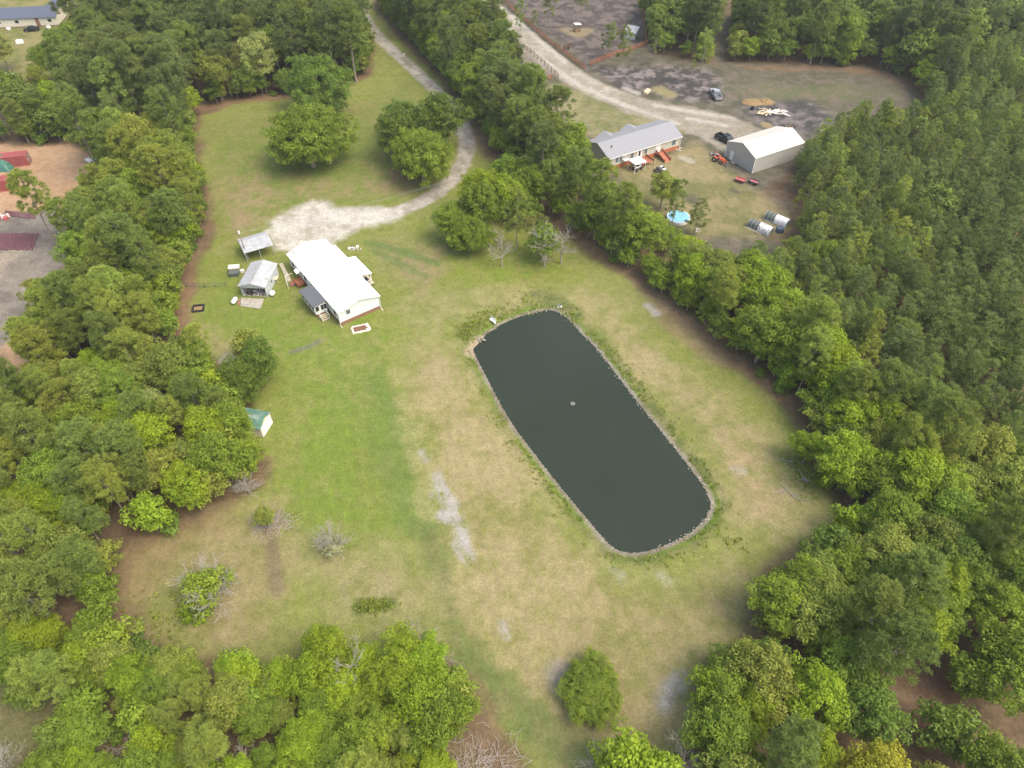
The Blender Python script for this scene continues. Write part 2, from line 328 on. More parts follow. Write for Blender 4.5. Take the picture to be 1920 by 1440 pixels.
SEC = PX([(1712, 1225), (1780, 1195), (1820, 1215), (1812, 1270), (1790, 1330), (1790, 1400), (1770, 1460), (1700, 1460), (1700, 1380), (1715, 1310), (1690, 1260)])
ROADBIT = PX([(118, 150), (180, 165), (185, 205), (110, 190)])
GAPS = [PX([(95, 1235), (130, 1240), (150, 1290), (120, 1300)]), PX([(225, 1380), (260, 1370), (265, 1440), (230, 1450)]), PX([(900, 1400), (960, 1430), (960, 1500), (860, 1480)])]
CLEAR = [MAIN, NEC, NWC, WYC, SEC, ROADBIT]+GAPS
def clear_sd(x, y):
    return max(float(sdist(P, np.array([x]), np.array([y]))[0]) for P in CLEAR)
DRIVE = smooth_poly(PX([(640, -60), (672, 10), (697, 58), (745, 103), (800, 152), (838, 192), (866, 232), (876, 262), (874, 295), (858, 325), (832, 352), (795, 378), (750, 395), (700, 404), (650, 408), (600, 410)]), 2, False)
PAD = smooth_poly(PX([(502, 432), (510, 412), (535, 392), (575, 378), (615, 377), (640, 390), (700, 396), (760, 386), (790, 392), (740, 412), (690, 425), (640, 448), (600, 470), (540, 470), (512, 468)]), 1)
ROAD = smooth_poly(PX([(878, -40), (912, 8), (950, 42), (1000, 88), (1050, 128), (1110, 165), (1180, 192), (1260, 215), (1330, 236), (1400, 262)]), 2, False)
RPAD = smooth_poly(PX([(1160, 175), (1230, 190), (1330, 205), (1400, 228), (1440, 250), (1425, 290), (1380, 310), (1345, 275), (1290, 248), (1210, 222), (1150, 205)]), 1)

def ground_z(X, Y):
    d = sdist(POND, X, Y)
    return np.where(d > 0, WATER_Z-ss(d, 0, 4)*1.6, WATER_Z-WATER_Z*ss(-d, 0, 2.6)+0.0)

def paint(X, Y):
    """albedo A, albedo B, share of B"""
    n = X.shape; c = lambda r, g, b: np.array([r, g, b], np.float32)
    LG = c(.195, .23, .06); YG = c(.27, .275, .10); TAN = c(.36, .32, .155); DG = c(.115, .175, .055)
    FLOOR = c(.15, .105, .065); FLOOR2 = c(.235, .17, .105); NEEDLE = c(.29, .20, .115); GREY = c(.30, .275, .24)
    LG = LG*np.array([1.06, 1.1, .85], np.float32); YG = YG*np.array([1.0, 1.05, .9], np.float32); TAN = TAN*np.array([.98, 1.0, .95], np.float32); A = np.tile(FLOOR, n+(1,)); B = np.tile(FLOOR2, n+(1,)); Sh = np.full(n, .45, np.float32)
    big = fbm(X, Y, .045, 11); med = fbm(X, Y, .14, 31); sm = fbm(X, Y, .5, 51)
    def lay(w, a=None, b=None, s=None):
        nonlocal A, B, Sh
        w = np.clip(w, 0, 1).astype(np.float32); k = w[..., None]
        if a is not None: A = A*(1-k)+a*k
        if b is not None: B = B*(1-k)+b*k
        if s is not None: Sh = Sh*(1-w)+s*w
    poly = lambda pts, a, b, z=0: ss(sdist(PX(pts, z), X, Y)+(med-.5)*6, a, b)
    line = lambda pts, w, soft: 1-ss(ldist(smooth_poly(PX(pts), 2, False), X, Y)+(med-.5)*1.5*soft, w, w+soft)
    dm = sdist(MAIN, X, Y)+(med-.5)*5
    # grass of the main lot
    lay(ss(dm, -.5, 2.5), LG*(.9+.2*big[..., None]), YG, .50+.5*(big-.5))
    # north lawn
    lay(poly([(370, 230), (640, 200), (770, 150), (870, 250), (800, 370), (400, 440)], -2, 8), c(.185, .235, .055), c(.26, .25, .095), .38+.7*(med-.5))
    lay(poly([(380, 340), (560, 330), (780, 300), (770, 370), (560, 380), (420, 460)], -3, 7), None, c(.34, .27, .15), .58+.6*(med-.5))
    # by the houses
    lay(poly([(370, 470), (560, 590), (700, 560), (760, 640), (700, 900), (800, 980), (740, 1080), (520, 1050), (500, 880), (520, 720), (380, 640)], -5, 9), c(.19, .265, .045), YG, .40+.9*(big-.5))
    lay(poly([(370, 600), (470, 640), (540, 640), (470, 700), (390, 690)], -2, 4), None, TAN, .66)
    lay(poly([(700, 440), (860, 470), (800, 560), (720, 530)], -3, 5), c(.21, .23, .07), c(.33, .27, .15), .58)
    lay(poly([(840, 480), (1060, 480), (1080, 520), (960, 545), (860, 525)], -3, 5), c(.20, .27, .045), c(.27, .28, .08), .42)
    lay(poly([(730, 560), (900, 540), (1080, 530), (1200, 560), (1180, 640), (1080, 580), (900, 600), (800, 640)], -3, 6), c(.24, .26, .08), c(.35, .325, .15), .48+.9*(med-.5))
    # dry tan field west and south of the pond
    tanp = poly([(775, 650), (870, 640), (895, 690), (960, 800), (1080, 965), (1170, 1070), (1330, 1060), (1460, 960), (1560, 980), (1440, 1100), (1380, 1180), (1290, 1300), (1270, 1520), (1080, 1520), (960, 1400), (880, 1260), (840, 1150), (815, 1000), (780, 850), (755, 720)], -2.5, 6)
    lay(tanp, c(.25, .25, .085), c(.39, .335, .175), .56+1.1*(med-.5))
    lay(poly([(1120, 1090), (1440, 1050), (1400, 1180), (1290, 1300), (1240, 1500), (1060, 1500), (980, 1330), (1000, 1200)], -4, 8), c(.235, .235, .085), c(.35, .30, .15), .50+.9*(med-.5))
    # east bank
    lay(poly([(1090, 570), (1200, 620), (1330, 720), (1450, 830), (1540, 930), (1450, 990), (1360, 1020), (1350, 920), (1230, 770), (1110, 620)], -3, 4), c(.24, .25, .085), c(.38, .33, .17), .51+1.1*(med-.5))
    lay(poly([(1320, 790), (1440, 850), (1470, 960), (1370, 960)], -3, 8), None, c(.42, .32, .19), .68)
    # green line at the field border and the green swales
    lay(line([(708, 700), (724, 760), (742, 850), (760, 930), (770, 975)], .4, 3.6)*.7, c(.14, .22, .05), c(.19, .25, .07), .4)
    lay(line([(650, 720), (690, 780), (740, 830)], 1.0, 4)*.6, c(.17, .24, .05))
    lay(line([(800, 1000), (830, 1090), (850, 1180), (880, 1240), (950, 1310), (1050, 1385), (1110, 1440)], .6, 2.6)*.85, c(.155, .20, .065), c(.22, .22, .09), .35)
    lay(line([(740, 700), (765, 780), (790, 880), (805, 960)], .3, 2.4)*.5, None, c(.40, .37, .17), .75)
    # bottom left, thin dry grass and needles
    lay(poly([(215, 1060), (400, 960), (520, 930), (570, 1060), (560, 1230), (420, 1280), (260, 1210)], -3, 6), c(.225, .225, .08), c(.35, .30, .15), .50+1.1*(med-.5))
    lay(poly([(205, 1080), (320, 1000), (400, 960), (440, 945), (400, 1000), (320, 1060), (290, 1150), (250, 1200)], -2, 2.5)*.6, c(.25, .19, .10), NEEDLE*1.05, .55)
    lay(poly([(560, 1010), (700, 1010), (830, 1080), (820, 1180), (600, 1190)], -4, 7), c(.23, .235, .085), c(.36, .325, .165), .55)
    # needles under the tree edges
    lay((1-ss(np.abs(dm+.4), .8, 2.6))*.5, c(.20, .15, .085), NEEDLE*.9, .5)
    lay(line([(1060, 430), (1150, 495), (1240, 560), (1330, 640), (1400, 692), (1470, 745), (1515, 820), (1570, 905)], .4, 2.0)*.85, c(.21, .145, .085), c(.31, .205, .125), .6)
    lay(poly([(1190, 530), (1260, 560), (1390, 690), (1350, 700), (1240, 620)], -1, 2)*.7, c(.29, .215, .12), c(.37, .27, .165), .6)
    lay(line([(372, 200), (440, 190), (510, 182)], .8, 3)*.9, c(.24, .15, .09), NEEDLE, .6)
    lay(line([(350, 480), (340, 560), (338, 640)], .6, 2.2)*.8, c(.27, .165, .10), NEEDLE, .6)
    lay(line([(735, 345), (755, 320), (765, 350)], 1.0, 3.5)*.7, None, c(.33, .24, .14), .7)
    lay(line([(900, 250), (930, 300), (900, 270)], 1.0, 3)*.6, None, c(.33, .24, .14), .7)
    # pale sand patches
    SAND = c(.47, .445, .43)
    for pts, w, so, am in (([(820, 890), (828, 915), (822, 925)], .5, 1.0, .85), ([(835, 925), (848, 945), (845, 960)], .6, 1.0, .9), ([(832, 968), (845, 975)], .4, .9, .9), ([(860, 975), (866, 1005), (878, 1040), (880, 1050)], .5, .9, .9), ([(855, 1020), (866, 1045)], .3, .8, .7), ([(792, 848), (800, 862)], .2, .9, .6), ([(942, 1170), (950, 1195)], .2, .7, .7),
                           ([(1245, 1325), (1262, 1290), (1272, 1275)], .7, 1.6, .85), ([(1216, 574), (1230, 588)], .5, 1.2, .85), ([(425, 672), (445, 668)], .6, 1.8, .7), ([(425, 690), (432, 697)], .3, .8, .5), ([(1150, 1070), (1165, 1082)], .1, .8, .4), ([(1240, 1080), (1252, 1090)], .1, .8, .4), ([(1378, 880), (1390, 884)], .2, 1.0, .5)):
        lay(line(pts, w*.75, so)*am, None, SAND, .66)
    lay(line([(1046, 1256), (1050, 1278)], .5, 2.0)*.7, c(.25, .23, .2), c(.33, .30, .28), .5)
    lay(poly([(350, 640), (350, 600)]+[(372, 590), (372, 640)], -2, 2)*.0, None)
    # dark weeds
    for pts, w, so, cc in (([(674, 1137), (730, 1132)], .5, .8, (.10, .15, .04)), ([(690, 455), (730, 465), (780, 480), (820, 495)], .4, 1.0, (.13, .19, .06)), ([(700, 470), (760, 500), (800, 520)], .3, 1.0, (.16, .20, .07)), ([(870, 625), (890, 612)], .6, 1.6, (.14, .15, .05)), ([(545, 660), (580, 650), (600, 640)], .3, 1.0, (.20, .20, .15)), ([(1000, 550), (1060, 565), (1085, 590)], .4, 1.8, (.16, .18, .07)), ([(505, 990), (515, 1040), (520, 1100)], .4, 1.3, (.20, .16, .10))):
        lay(line(pts, w, so)*.8, c(*cc), c(*cc)*1.25, .45)
    # around the pond
    dp = -sdist(POND, X, Y)
    rim = (1-ss(dp+(sm-.5)*2.4, 1.0, 3.0))*ss(dp, -3, 0)
    lay(rim*.85, c(.15, .185, .06), c(.27, .25, .12), .45+1.0*(med-.5)); lay((1-ss(dp+(sm-.5)*.8, .9, 1.6))*ss(dp, -3, 0)*ss(vnoise(X, Y, .12, 77), .3, .55), c(.16, .24, .035), c(.20, .26, .06), .4)
    lay((dp < .9)*(dp > -9)*(1-ss(dp, .35, .9)), c(.22, .19, .13), c(.36, .33, .27), .5)
    lay(line([(902, 636), (893, 648), (884, 660)], .6, 1.0)*(dp > -.2), c(.40, .34, .22), c(.46, .38, .26), .6)
    # pond bed, murky
    lay(ss(-dp, .2, 2.0), c(.06, .06, .04), c(.07, .07, .045), .5)
    # gravel drive and pad
    dd = ldist(DRIVE, X, Y)+(sm-.5)*1.1
    lay(1-ss(dd, 1.4, 2.5), c(.33, .30, .245), c(.52, .49, .43), .54+.7*(sm-.5))
    lay((1-ss(np.abs(dd), .25, .6))*.45, c(.24, .23, .16))
    lay(line([(700, 405), (650, 409), (600, 412)], 2.6, 2.0), c(.42, .39, .33), c(.58, .55, .49), .6)
    lay(ss(sdist(PAD, X, Y)+(sm-.5)*3+(med-.5)*3, -1.2, 1.6)*.92, c(.42, .385, .31), c(.70, .67, .61), .56+1.1*(med-.5))
    lay(line([(610, 405), (680, 410), (740, 402)], 1.2, 1.6)*.7, None, c(.64, .62, .57), .85)
    # north east holding
    dn = sdist(NEC, X, Y)+(med-.5)*5
    lay(ss(dn, -1, 2), c(.125, .125, .08), c(.19, .165, .13), .5+1.2*(sm-.5))
    lay(poly([(905, -60), (1195, -60), (1212, 85), (1100, 125), (950, 10)], -1, 3), c(.105, .09, .085), c(.22, .185, .165), .48+1.5*(sm-.5))
    lay(poly([(1000, 160), (1040, 150), (1100, 170), (1200, 205), (1290, 245), (1240, 260), (1110, 270), (1050, 220)], -1.5, 4), c(.20, .215, .09), c(.33, .30, .17), .50+1.2*(med-.5))
    lay(poly([(1110, 300), (1240, 290), (1300, 255), (1350, 300), (1420, 350), (1490, 390), (1480, 450), (1300, 460), (1180, 380)], -1, 4), c(.20, .20, .085), c(.34, .29, .155), .50+1.3*(med-.5))
    lay(poly([(1340, 150), (1560, 150), (1700, 170), (1700, 190), (1560, 200), (1440, 200), (1370, 180)], -2, 8), c(.14, .165, .08), c(.22, .18, .13), .5+.9*(med-.5))
    lay(poly([(1100, 118), (1350, 125), (1365, 200), (1290, 200), (1140, 165)], -1, 5), c(.09, .085, .08), c(.30, .265, .25), .38+1.8*(sm-.5))
    lay(poly([(1360, 190), (1530, 180), (1580, 230), (1500, 270), (1430, 250)], -1, 4), c(.085, .085, .085), c(.23, .21, .20), .42+1.6*(sm-.5))
    lay(poly([(920, 20), (1000, 90), (1060, 135), (1000, 165), (950, 110)], -1, 4), c(.20, .18, .15), c(.32, .28, .23), .5)
    lay(poly([(1340, 118), (1560, 124), (1650, 128), (1750, 190), (1640, 140), (1400, 135)], -.5, 3)*.6, c(.24, .15, .085), c(.31, .20, .12), .5)
    lay(poly([(1430, 340), (1500, 380), (1490, 400), (1440, 370)], -1, 3), c(.17, .12, .09), c(.25, .20, .16), .5)
    for pts, w, so, cc in (([(1062, 56), (1085, 63), (1098, 58)], 1.0, 3.0, (.36, .30, .18)), ([(1408, 190), (1440, 192)], 1.0, 1.4, (.45, .34, .16)), ([(1295, 372), (1300, 378)], .5, 1.5, (.13, .13, .09)), ([(1375, 357), (1380, 360)], .3, 1.0, (.13, .13, .09)), ([(1280, 296), (1296, 303)], .8, .8, (.50, .46, .37)), ([(1150, 265), (1215, 255)], .5, 1.5, (.45, .42, .38)), ([(1435, 233), (1440, 236)], .8, .8, (.42, .33, .18)), ([(1195, 175), (1170, 165)], .4, 1.0, (.5, .47, .42)), ([(1238, 168), (1255, 178)], 1, 2, (.35, .31, .15))):
        lay(line(pts, w, so)*.85, c(*cc)*.9, c(*cc), .5)
    dr = ldist(ROAD, X, Y)+(sm-.5)*1.4
    lay(1-ss(dr, 3.6, 5.0), c(.36, .325, .26), c(.50, .47, .40), .50+.9*(sm-.5))
    lay(ss(sdist(RPAD, X, Y)+(sm-.5)*2, -.8, 1), c(.32, .285, .22), c(.40, .37, .30), .45+1.1*(med-.5))
    for pts in ([(1000, 100), (1060, 145), (1110, 172), (1180, 200), (1270, 232)], [(960, 30), (1010, 75), (1060, 115)], [(1290, 222), (1360, 235)], [(1230, 198), (1330, 215), (1375, 222)]):
        lay(line(pts, .5, 1.2)*.75, None, c(.58, .55, .49), .85)
    # north west yard, west yard, south east gap
    lay(ss(sdist(NWC, X, Y)+(med-.5)*5, -1, 3), c(.19, .215, .065), c(.33, .29, .13), .5+1.0*(med-.5))
    lay(line([(110, 178), (180, 188), (205, 200)], 3.5, 1.6), c(.30, .27, .26), c(.36, .33, .31), .5)
    dw = sdist(WYC, X, Y)+(med-.5)*3
    lay(ss(dw, -1, 1.5), c(.47, .31, .185), c(.56, .39, .25), .5+.9*(med-.5))
    lay(poly([(-80, 394), (150, 390), (140, 480), (60, 620), (-80, 700)], -.5, 1.5), c(.20, .18, .155), c(.32, .285, .245), .5+1.2*(med-.5))
    lay(poly([(-20, 480), (60, 450), (50, 470), (0, 520), (-40, 520)], -1, 2), None, c(.42, .36, .28), .7)
    lay(ss(sdist(SEC, X, Y)+(med-.5)*4, -2, 2), c(.155, .095, .06), c(.22, .145, .10), .5)
    for g in GAPS: lay(ss(sdist(g, X, Y)+(med-.5)*4, -2.5, 1.5), c(.20, .14, .085), c(.30, .22, .145), .55)
    lay(poly([(-300, 1200), (300, 1220), (600, 1290), (900, 1330), (960, 1600), (-300, 1600)], -2, 3)*ss(med, .4, .6)*.8, c(.15, .165, .06), c(.22, .21, .09), .5)
    lay(poly([(-300, 1200), (300, 1220), (600, 1290), (900, 1330), (960, 1600), (-300, 1600)], -2, 3)*ss(sm, .55, .7)*.6, c(.12, .16, .045), c(.17, .21, .06), .5)
    return A, B, Sh

def grid_coords():
    near = lambda a, b, s: np.arange(a, b+1e-6, s)
    xs = np.concatenate([[-4000, -2000, -1000, -600, -400, -300, -250], near(-210, -82, .8), near(-81.6, 81.6, .4), near(82, 210, .8), [250, 300, 400, 600, 1000, 2000, 4000]])
    ys = np.concatenate([[-3000, -1000, -400, -150, -60, -20], near(0, 150, .4), near(150.8, 290, .7), [320, 360, 450, 700, 1200, 2500, 5000]])
    return xs, ys
xs, ys = grid_coords()
GX, GY = np.meshgrid(xs, ys); GZ = ground_z(GX, GY)
CA, CB, CS = paint(GX, GY)
nx, ny = len(xs), len(ys)
def ground_mesh(name, cells, dz, kindlabel=None):
    """cells: boolean (ny-1, nx-1)"""
    jj, ii = np.nonzero(cells); idx = lambda j, i: j*nx+i
    q = np.stack([idx(jj, ii), idx(jj, ii+1), idx(jj+1, ii+1), idx(jj+1, ii)], 1)
    used, inv = np.unique(q.ravel(), return_inverse=True); q = inv.reshape(q.shape)
    V = np.stack([GX.ravel()[used], GY.ravel()[used], GZ.ravel()[used]+dz], 1)
    me = np_mesh(name, V, q, M['ground'], smooth=True)
    for nm, C in (('colA', CA), ('colB', CB)):
        a = me.attributes.new(nm, 'FLOAT_COLOR', 'POINT'); c4 = np.ones((len(used), 4), np.float32); c4[:, :3] = C.reshape(-1, 3)[used]
        a.data.foreach_set('color', c4.ravel())
    a = me.attributes.new('share', 'FLOAT', 'POINT'); a.data.foreach_set('value', CS.ravel()[used].astype(np.float32))
    o = bpy.data.objects.new(name, me); COL.objects.link(o); o['kind'] = 'structure'; return o
ground_mesh('ground', np.ones((ny-1, nx-1), bool), 0)
CXm = (GX[:-1, :-1]+GX[1:, 1:])/2; CYm = (GY[:-1, :-1]+GY[1:, 1:])/2
ground_mesh('gravel_driveway', (ldist(DRIVE, CXm, CYm) < 2.6) | (sdist(PAD, CXm, CYm) > 0.5), .005)
ground_mesh('dirt_road', (ldist(ROAD, CXm, CYm) < 4.4) | (sdist(RPAD, CXm, CYm) > 0), .005)
ground_mesh('sand_yard', sdist(WYC, CXm, CYm) > 0.3, .005)
wmsh = MB(); wmsh.face([(q[0], q[1], WATER_Z) for q in POND[::1]])
# slightly outside the bank so that the earth meets the water
cen = POND.mean(0); o = MB().face([(*(q+(q-cen)/np.linalg.norm(q-cen)*.25), WATER_Z) for q in POND]).build('pond_water', M['water']); o['kind'] = 'structure'

# ------------------------------------------------------------------ buildings
def c6(x, y): return (420+x/6, 420+y/6)
def c4(x, y): return (960+x/4, y/4)
def c8(x, y): return (1080+x/4, 180+y/4)
def c1(x, y): return (x/4, y/4)
def gable_roof(mb, x0, x1, y0, y1, ze, zr, t=.14, yr=None):
    yr = (y0+y1)/2 if yr is None else yr
    mb.prism([(y0, ze), (y0, ze+t), (yr, zr+t), (y1, ze+t), (y1, ze), (yr, zr)], x0, x1, 'x'); return mb
def gable_walls(mb, x0, x1, y0, y1, z0, ze, zr, t=.15, yr=None, openx0=False):
    yr = (y0+y1)/2 if yr is None else yr
    mb.box(((x0+x1)/2, y0+t/2, (z0+ze)/2), (x1-x0, t, ze-z0)); mb.box(((x0+x1)/2, y1-t/2, (z0+ze)/2), (x1-x0, t, ze-z0))
    for xx, sgn in ((x0, 1), (x1, -1)):
        if openx0 and sgn == 1: continue
        a, b = (xx+.003, xx+t) if sgn == 1 else (xx-t, xx-.003)
        mb.prism([(y0+t+.002, z0), (y1-t-.002, z0), (y1-t-.002, ze), (yr, zr-.05), (y0+t+.002, ze)], a, b, 'x')
    return mb
def window(parent, c, w, h, axis, sgn, m='glass'):
    """axis: wall normal axis"""
    t = .06
    if axis == 'y':
        o = box('window', M['trim'], parent, (c[0], c[1]+sgn*t/2, c[2]), (w+.16, t, h+.16)); box('pane', M[m], o, (c[0], c[1]+sgn*(t+.012), c[2]), (w, .02, h))
    else:
        o = box('window', M['trim'], parent, (c[0]+sgn*t/2, c[1], c[2]), (t, w+.16, h+.16)); box('pane', M[m], o, (c[0]+sgn*(t+.012), c[1], c[2]), (.02, w, h))
    return o
def downspout(parent, x, y, h, dx, dy):
    MB().box((x, y, h/2+.1), (.09, .09, h-.2)).box((x+dx*.35, y+dy*.35, .1), (.09+abs(dx)*.7, .09+abs(dy)*.7, .08)).build('downspout', M['trim'], parent)

# white roofed house: local x runs down its length (towards the camera), local y to its right side
HC = (-33.9, 107.64); HR = R_(-53.57)
h = thing('house', 'long white sided house under a bright white metal roof beside the gravel pad', 'house', HC, HR)
MB().box((0, -3.92, .35), (21.2, .2, .7)).box((0, 3.92, .35), (21.2, .2, .7)).box((10.5, 0, .35), (.2, 7.6, .7)).box((-10.5, 0, .35), (.2, 7.6, .7)).build('skirting', M['brick'], h)
wmb = MB(); gable_walls(wmb, -10.6, 10.6, -4.0, 4.0, .72, 3.1, 4.25); wmb.build('wall', M['white'], h)
rf = gable_roof(MB(), -11.05, 11.05, -4.25, 4.25, 3.08, 4.28, .14).build('roof', M['wroof'], h)
MB().box((0, 0, 4.44), (22.06, .32, .05)).build('ridge_cap', M['trim'], rf)
MB().tube((-10.0, -3.05, 3.4), (-10.0, -3.05, 4.35), .16, n=8).tube((-10.0, -3.05, 4.35), (-10.0, -3.05, 4.5), .26, .05, n=8).build('chimney_pipe', M['tin'], rf)
for x, y in ((-6.3, -1.8), (-.3, -.75), (9.4, -.6)): MB().tube((x, y, 3.8), (x, y, 4.5), .06, n=6).build('vent_pipe', M['tin'], rf)
box('gable_vent', M['winblue'], h, (10.63, -2.2, 2.35), (.06, .75, .85))
for x in (-8.8, -3.4, 9.0): window(h, (x, -4.0, 2.1), .9, 1.2, 'y', -1)
for x in (-8, 6.5): window(h, (x, 4.0, 2.1), .9, 1.2, 'y', 1)
downspout(h, 10.7, 4.12, 3.0, 1, 0); downspout(h, 10.7, -4.12, 3.0, 1, 0)
# front porch on the right
pf = MB().box((.45, 5.35, .45), (6.6, 2.6, .12)).build('porch_floor', M['old'], h)
pr = MB(); pr.prism([(4.0, 3.3), (4.0, 3.44), (6.45, 2.86), (6.45, 2.72)], -2.95, 3.7, 'x').build('porch_roof', M['wroof'], h)
for x in (-2.7, .4, 3.4): box('porch_post', M['trim'], h, (x, 6.25, 1.6), (.14, .14, 2.3))
rl = MB()
for z in (.75, 1.35): rl.box((.45, 6.3, z), (6.3, .05, .07)).box((3.55, 5.3, z), (.05, 1.9, .07))
for i in range(28): rl.box((-2.6+i*.225, 6.3, 1.05), (.04, .03, .55))
for i in range(8): rl.box((3.55, 4.4+i*.25, 1.05), (.03, .04, .55))
rl.build('railing', M['trim'], h)
MB().prism([(4.3, 2.55), (4.3, 2.67), (5.25, 2.45), (5.25, 2.33)], -9.3, -3.9, 'x').build('side_awning', M['wroof'], h)
g = thing('grill', 'dark barbecue grill standing on the porch of the white roofed house', 'grill', (*(np.array(HC)+np.array([math.cos(HR)*3.0-math.sin(HR)*5.5, math.sin(HR)*3.0+math.cos(HR)*5.5])), .51), HR)
MB().box((0, 0, .75), (.9, .5, .35)).tube((-.45, 0, .95), (.45, 0, .95), .25, n=10).build('lid', M['black'], g)
for a_, b_ in ((-.38, -.2), (.38, -.2), (-.38, .2), (.38, .2)): box('leg', M['black'], g, (a_, b_, .29), (.05, .05, .58))
# dark roofed sunroom on the left
MB().box((3.2, -5.45, 1.65), (5.7, 2.3, 1.95)).build('sunroom_wall', M['white'], h)
MB().box((3.2, -5.42, .34), (5.6, 2.2, .66)).build('sunroom_skirting', M['brick'], h)
MB().prism([(-4.22, 3.02), (-4.22, 3.13), (-6.95, 2.80), (-6.95, 2.69)], .3, 6.35, 'x').build('sunroom_roof', M['groof'], h)
for y, wv in ((-6.15, .62), (-5.2, .5), (-4.6, .55)): window(h, (6.05, y, 1.9), wv, 1.05, 'x', 1)
for x in (1.2, 2.6, 4.0, 5.3): window(h, (x, -6.6, 1.9), .95, 1.1, 'y', -1)
st = MB()
for i in range(4): st.box((6.6+i*.32, -5.5, .60-i*.16), (.34, 1.5, .08))
st.build('steps', M['old'], h)
r2 = MB()
for y in (-6.2, -4.8): r2.tube((6.35, y, 1.5), (7.75, y, .95), .045, n=5).tube((6.4, y, 0), (6.4, y, 1.5), .045, n=5).tube((7.7, y, 0), (7.7, y, 1.0), .045, n=5).tube((7.0, y, 0), (7.0, y, 1.2), .03, n=5)
r2.build('stair_railing', M['trim'], h)
# awning and red deck at the back
MB().prism([(-4.0, 2.75), (-4.0, 2.83), (-5.0, 2.55), (-5.0, 2.47)], -6.3, -4.9, 'x').build('door_awning', M['wroof'], h)
box('door', M['beige'], h, (-5.6, -4.04, 1.75), (.9, .06, 2.0))
dk = thing('back_deck', 'red brown wooden deck with railing left of the white roofed house', 'deck', HC, HR)
fl = MB()
for i in range(9): fl.box((-4.9, -4.25-i*.16, .62), (2.3, .14, .05))
fl.build('deck_floor', M['redwood'], dk)
for a_, b_ in ((-6.0, -5.6), (-3.8, -5.6), (-3.8, -4.3), (-6.0, -4.3)): box('post', M['redwood'], dk, (a_, b_, .72), (.1, .1, 1.44))
d2 = MB()
for z in (1.0, 1.38): d2.box((-4.9, -5.6, z), (2.3, .05, .08)).box((-3.8, -4.95, z), (.05, 1.4, .08))
d2.build('railing', M['redwood'], dk)
d3 = MB()
for i in range(3): d3.box((-5.6, -5.85-i*.3, .48-i*.17), (1.1, .3, .06))
d3.build('steps', M['redwood'], dk)
def LH(x, y): return (HC[0]+math.cos(HR)*x-math.sin(HR)*y, HC[1]+math.sin(HR)*x+math.cos(HR)*y)
t = thing('pipe_frame', 'white pipe frame leaning by the awning of the white roofed house', 'frame', LH(-6.6, -5.6), HR)
MB().tube((-1, .6, 1.1), (-1, -.9, 1.1), .04).tube((-1, -.9, 1.1), (1.6, -1.6, .9), .05).tube((-1, -.9, 0), (-1, -.9, 1.1), .04).tube((1.6, -1.6, 0), (1.6, -1.6, .9), .04).build('rails', M['trim'], t)
o = MB().box((0, 0, .09), (1.15, .75, .18), rz=.2).build('mat_box', M['groof'], None, bevel=.02); o.name = 'storage_lid'; o.location = (*at(*c6(775, 685)), 0); tag(o, 'small dark grey lid lying at the foot of the red brown deck', 'lid')
# carport with a light ridge, metal garage, slab
a = at(*c6(155, 160), 2.6); b = at(*c6(455, 75), 2.6); c_ = at(*c6(235, 325), 2.6); cc = (b+c_)/2; rz = ang(a, b)
t = thing('carport', 'open carport with a low weathered metal roof at the left end of the gravel pad', 'carport', cc, rz)
gable_roof(MB(), -2.9, 2.9, -2.75, 2.75, 2.4, 2.95, .07, yr=.9).build('roof', M['tin'], t)
for x in (-2.7, 0, 2.7):
    for y in (-2.5, 2.5): box('post', M['tin'], t, (x, y, 1.2), (.1, .1, 2.4))
box('back_panel', M['trim'], t, (-2.83, 0, 2.25), (.05, 5.3, .5))
a = at(*c6(215, 805)); b = at(*c6(480, 810)); m_ = (a+b)/2; m_ = np.array([-48.4, 105.0])
GR = R_(85.5)
t = thing('garage', 'weathered metal garage with an open front, left of the white roofed house', 'garage', m_, GR)
gable_walls(MB(), 0, 7.0, -2.4, 2.4, 0, 2.45, 3.15, .1, openx0=True).build('wall', M['tinw'], t)
MB().prism([(-2.29, 2.0), (2.29, 2.0), (2.29, 2.42), (0, 3.08), (-2.29, 2.42)], .01, .08, 'x').build('front_gable', M['tinw'], t)
gable_roof(MB(), -.35, 7.2, -2.65, 2.65, 2.46, 3.22, .06).build('roof', M['tin'], t)
box('floor', M['conc'], t, (3.4, 0, .04), (6.7, 4.5, .08)); window(t, (3.0, -2.4, 1.5), .5, .5, 'y', -1)
def clutter(nm, label, cat, cx, cy, n, sx, sy, mats, seed, size=(.2, .6), z0=0.08):
    rg = random.Random(seed); e = thing(nm, label, cat, (cx, cy))
    mbs = {m: MB() for m in mats}
    for i in range(n):
        m = rg.choice(mats); d = (rg.uniform(*size), rg.uniform(*size)*.7, rg.uniform(*size)*.6)
        if rg.random() < .3: mbs[m].tube((rg.uniform(-sx, sx), rg.uniform(-sy, sy), z0), (rg.uniform(-sx, sx)*.5, rg.uniform(-sy, sy)*.5, z0+d[2]*2), .06, .05)
        else: x = rg.uniform(-sx, sx); y = rg.uniform(-sy, sy); mbs[m].box((x, y, z0+d[2]/2), d, rz=rg.uniform(0, 3), ry=rg.uniform(-.1, .1), taper=rg.uniform(.75, 1))
    for m in mats:
        if mbs[m].v: mbs[m].build(dict(dark='dark_pieces', white='white_pieces', trim='white_pieces', red='red_pieces', tin='metal_pieces', lumber='timber_pieces', board='board_pieces', old='timber_pieces', rim='metal_pieces', wrock='stones', post='timber_pieces', twig='twigs', rock='stones').get(m, m+'_pieces'), M[m], e)
    return e
clutter('garage_clutter', 'jumble of tools and white bits in the open mouth of the metal garage', 'clutter', -48.4, 106.0, 26, 1.9, .8, ['dark', 'trim', 'dark', 'tin'], 3)
pts = [at(*c6(x, y)) for x, y in ((190, 830), (450, 845), (412, 958), (300, 940), (190, 925))]
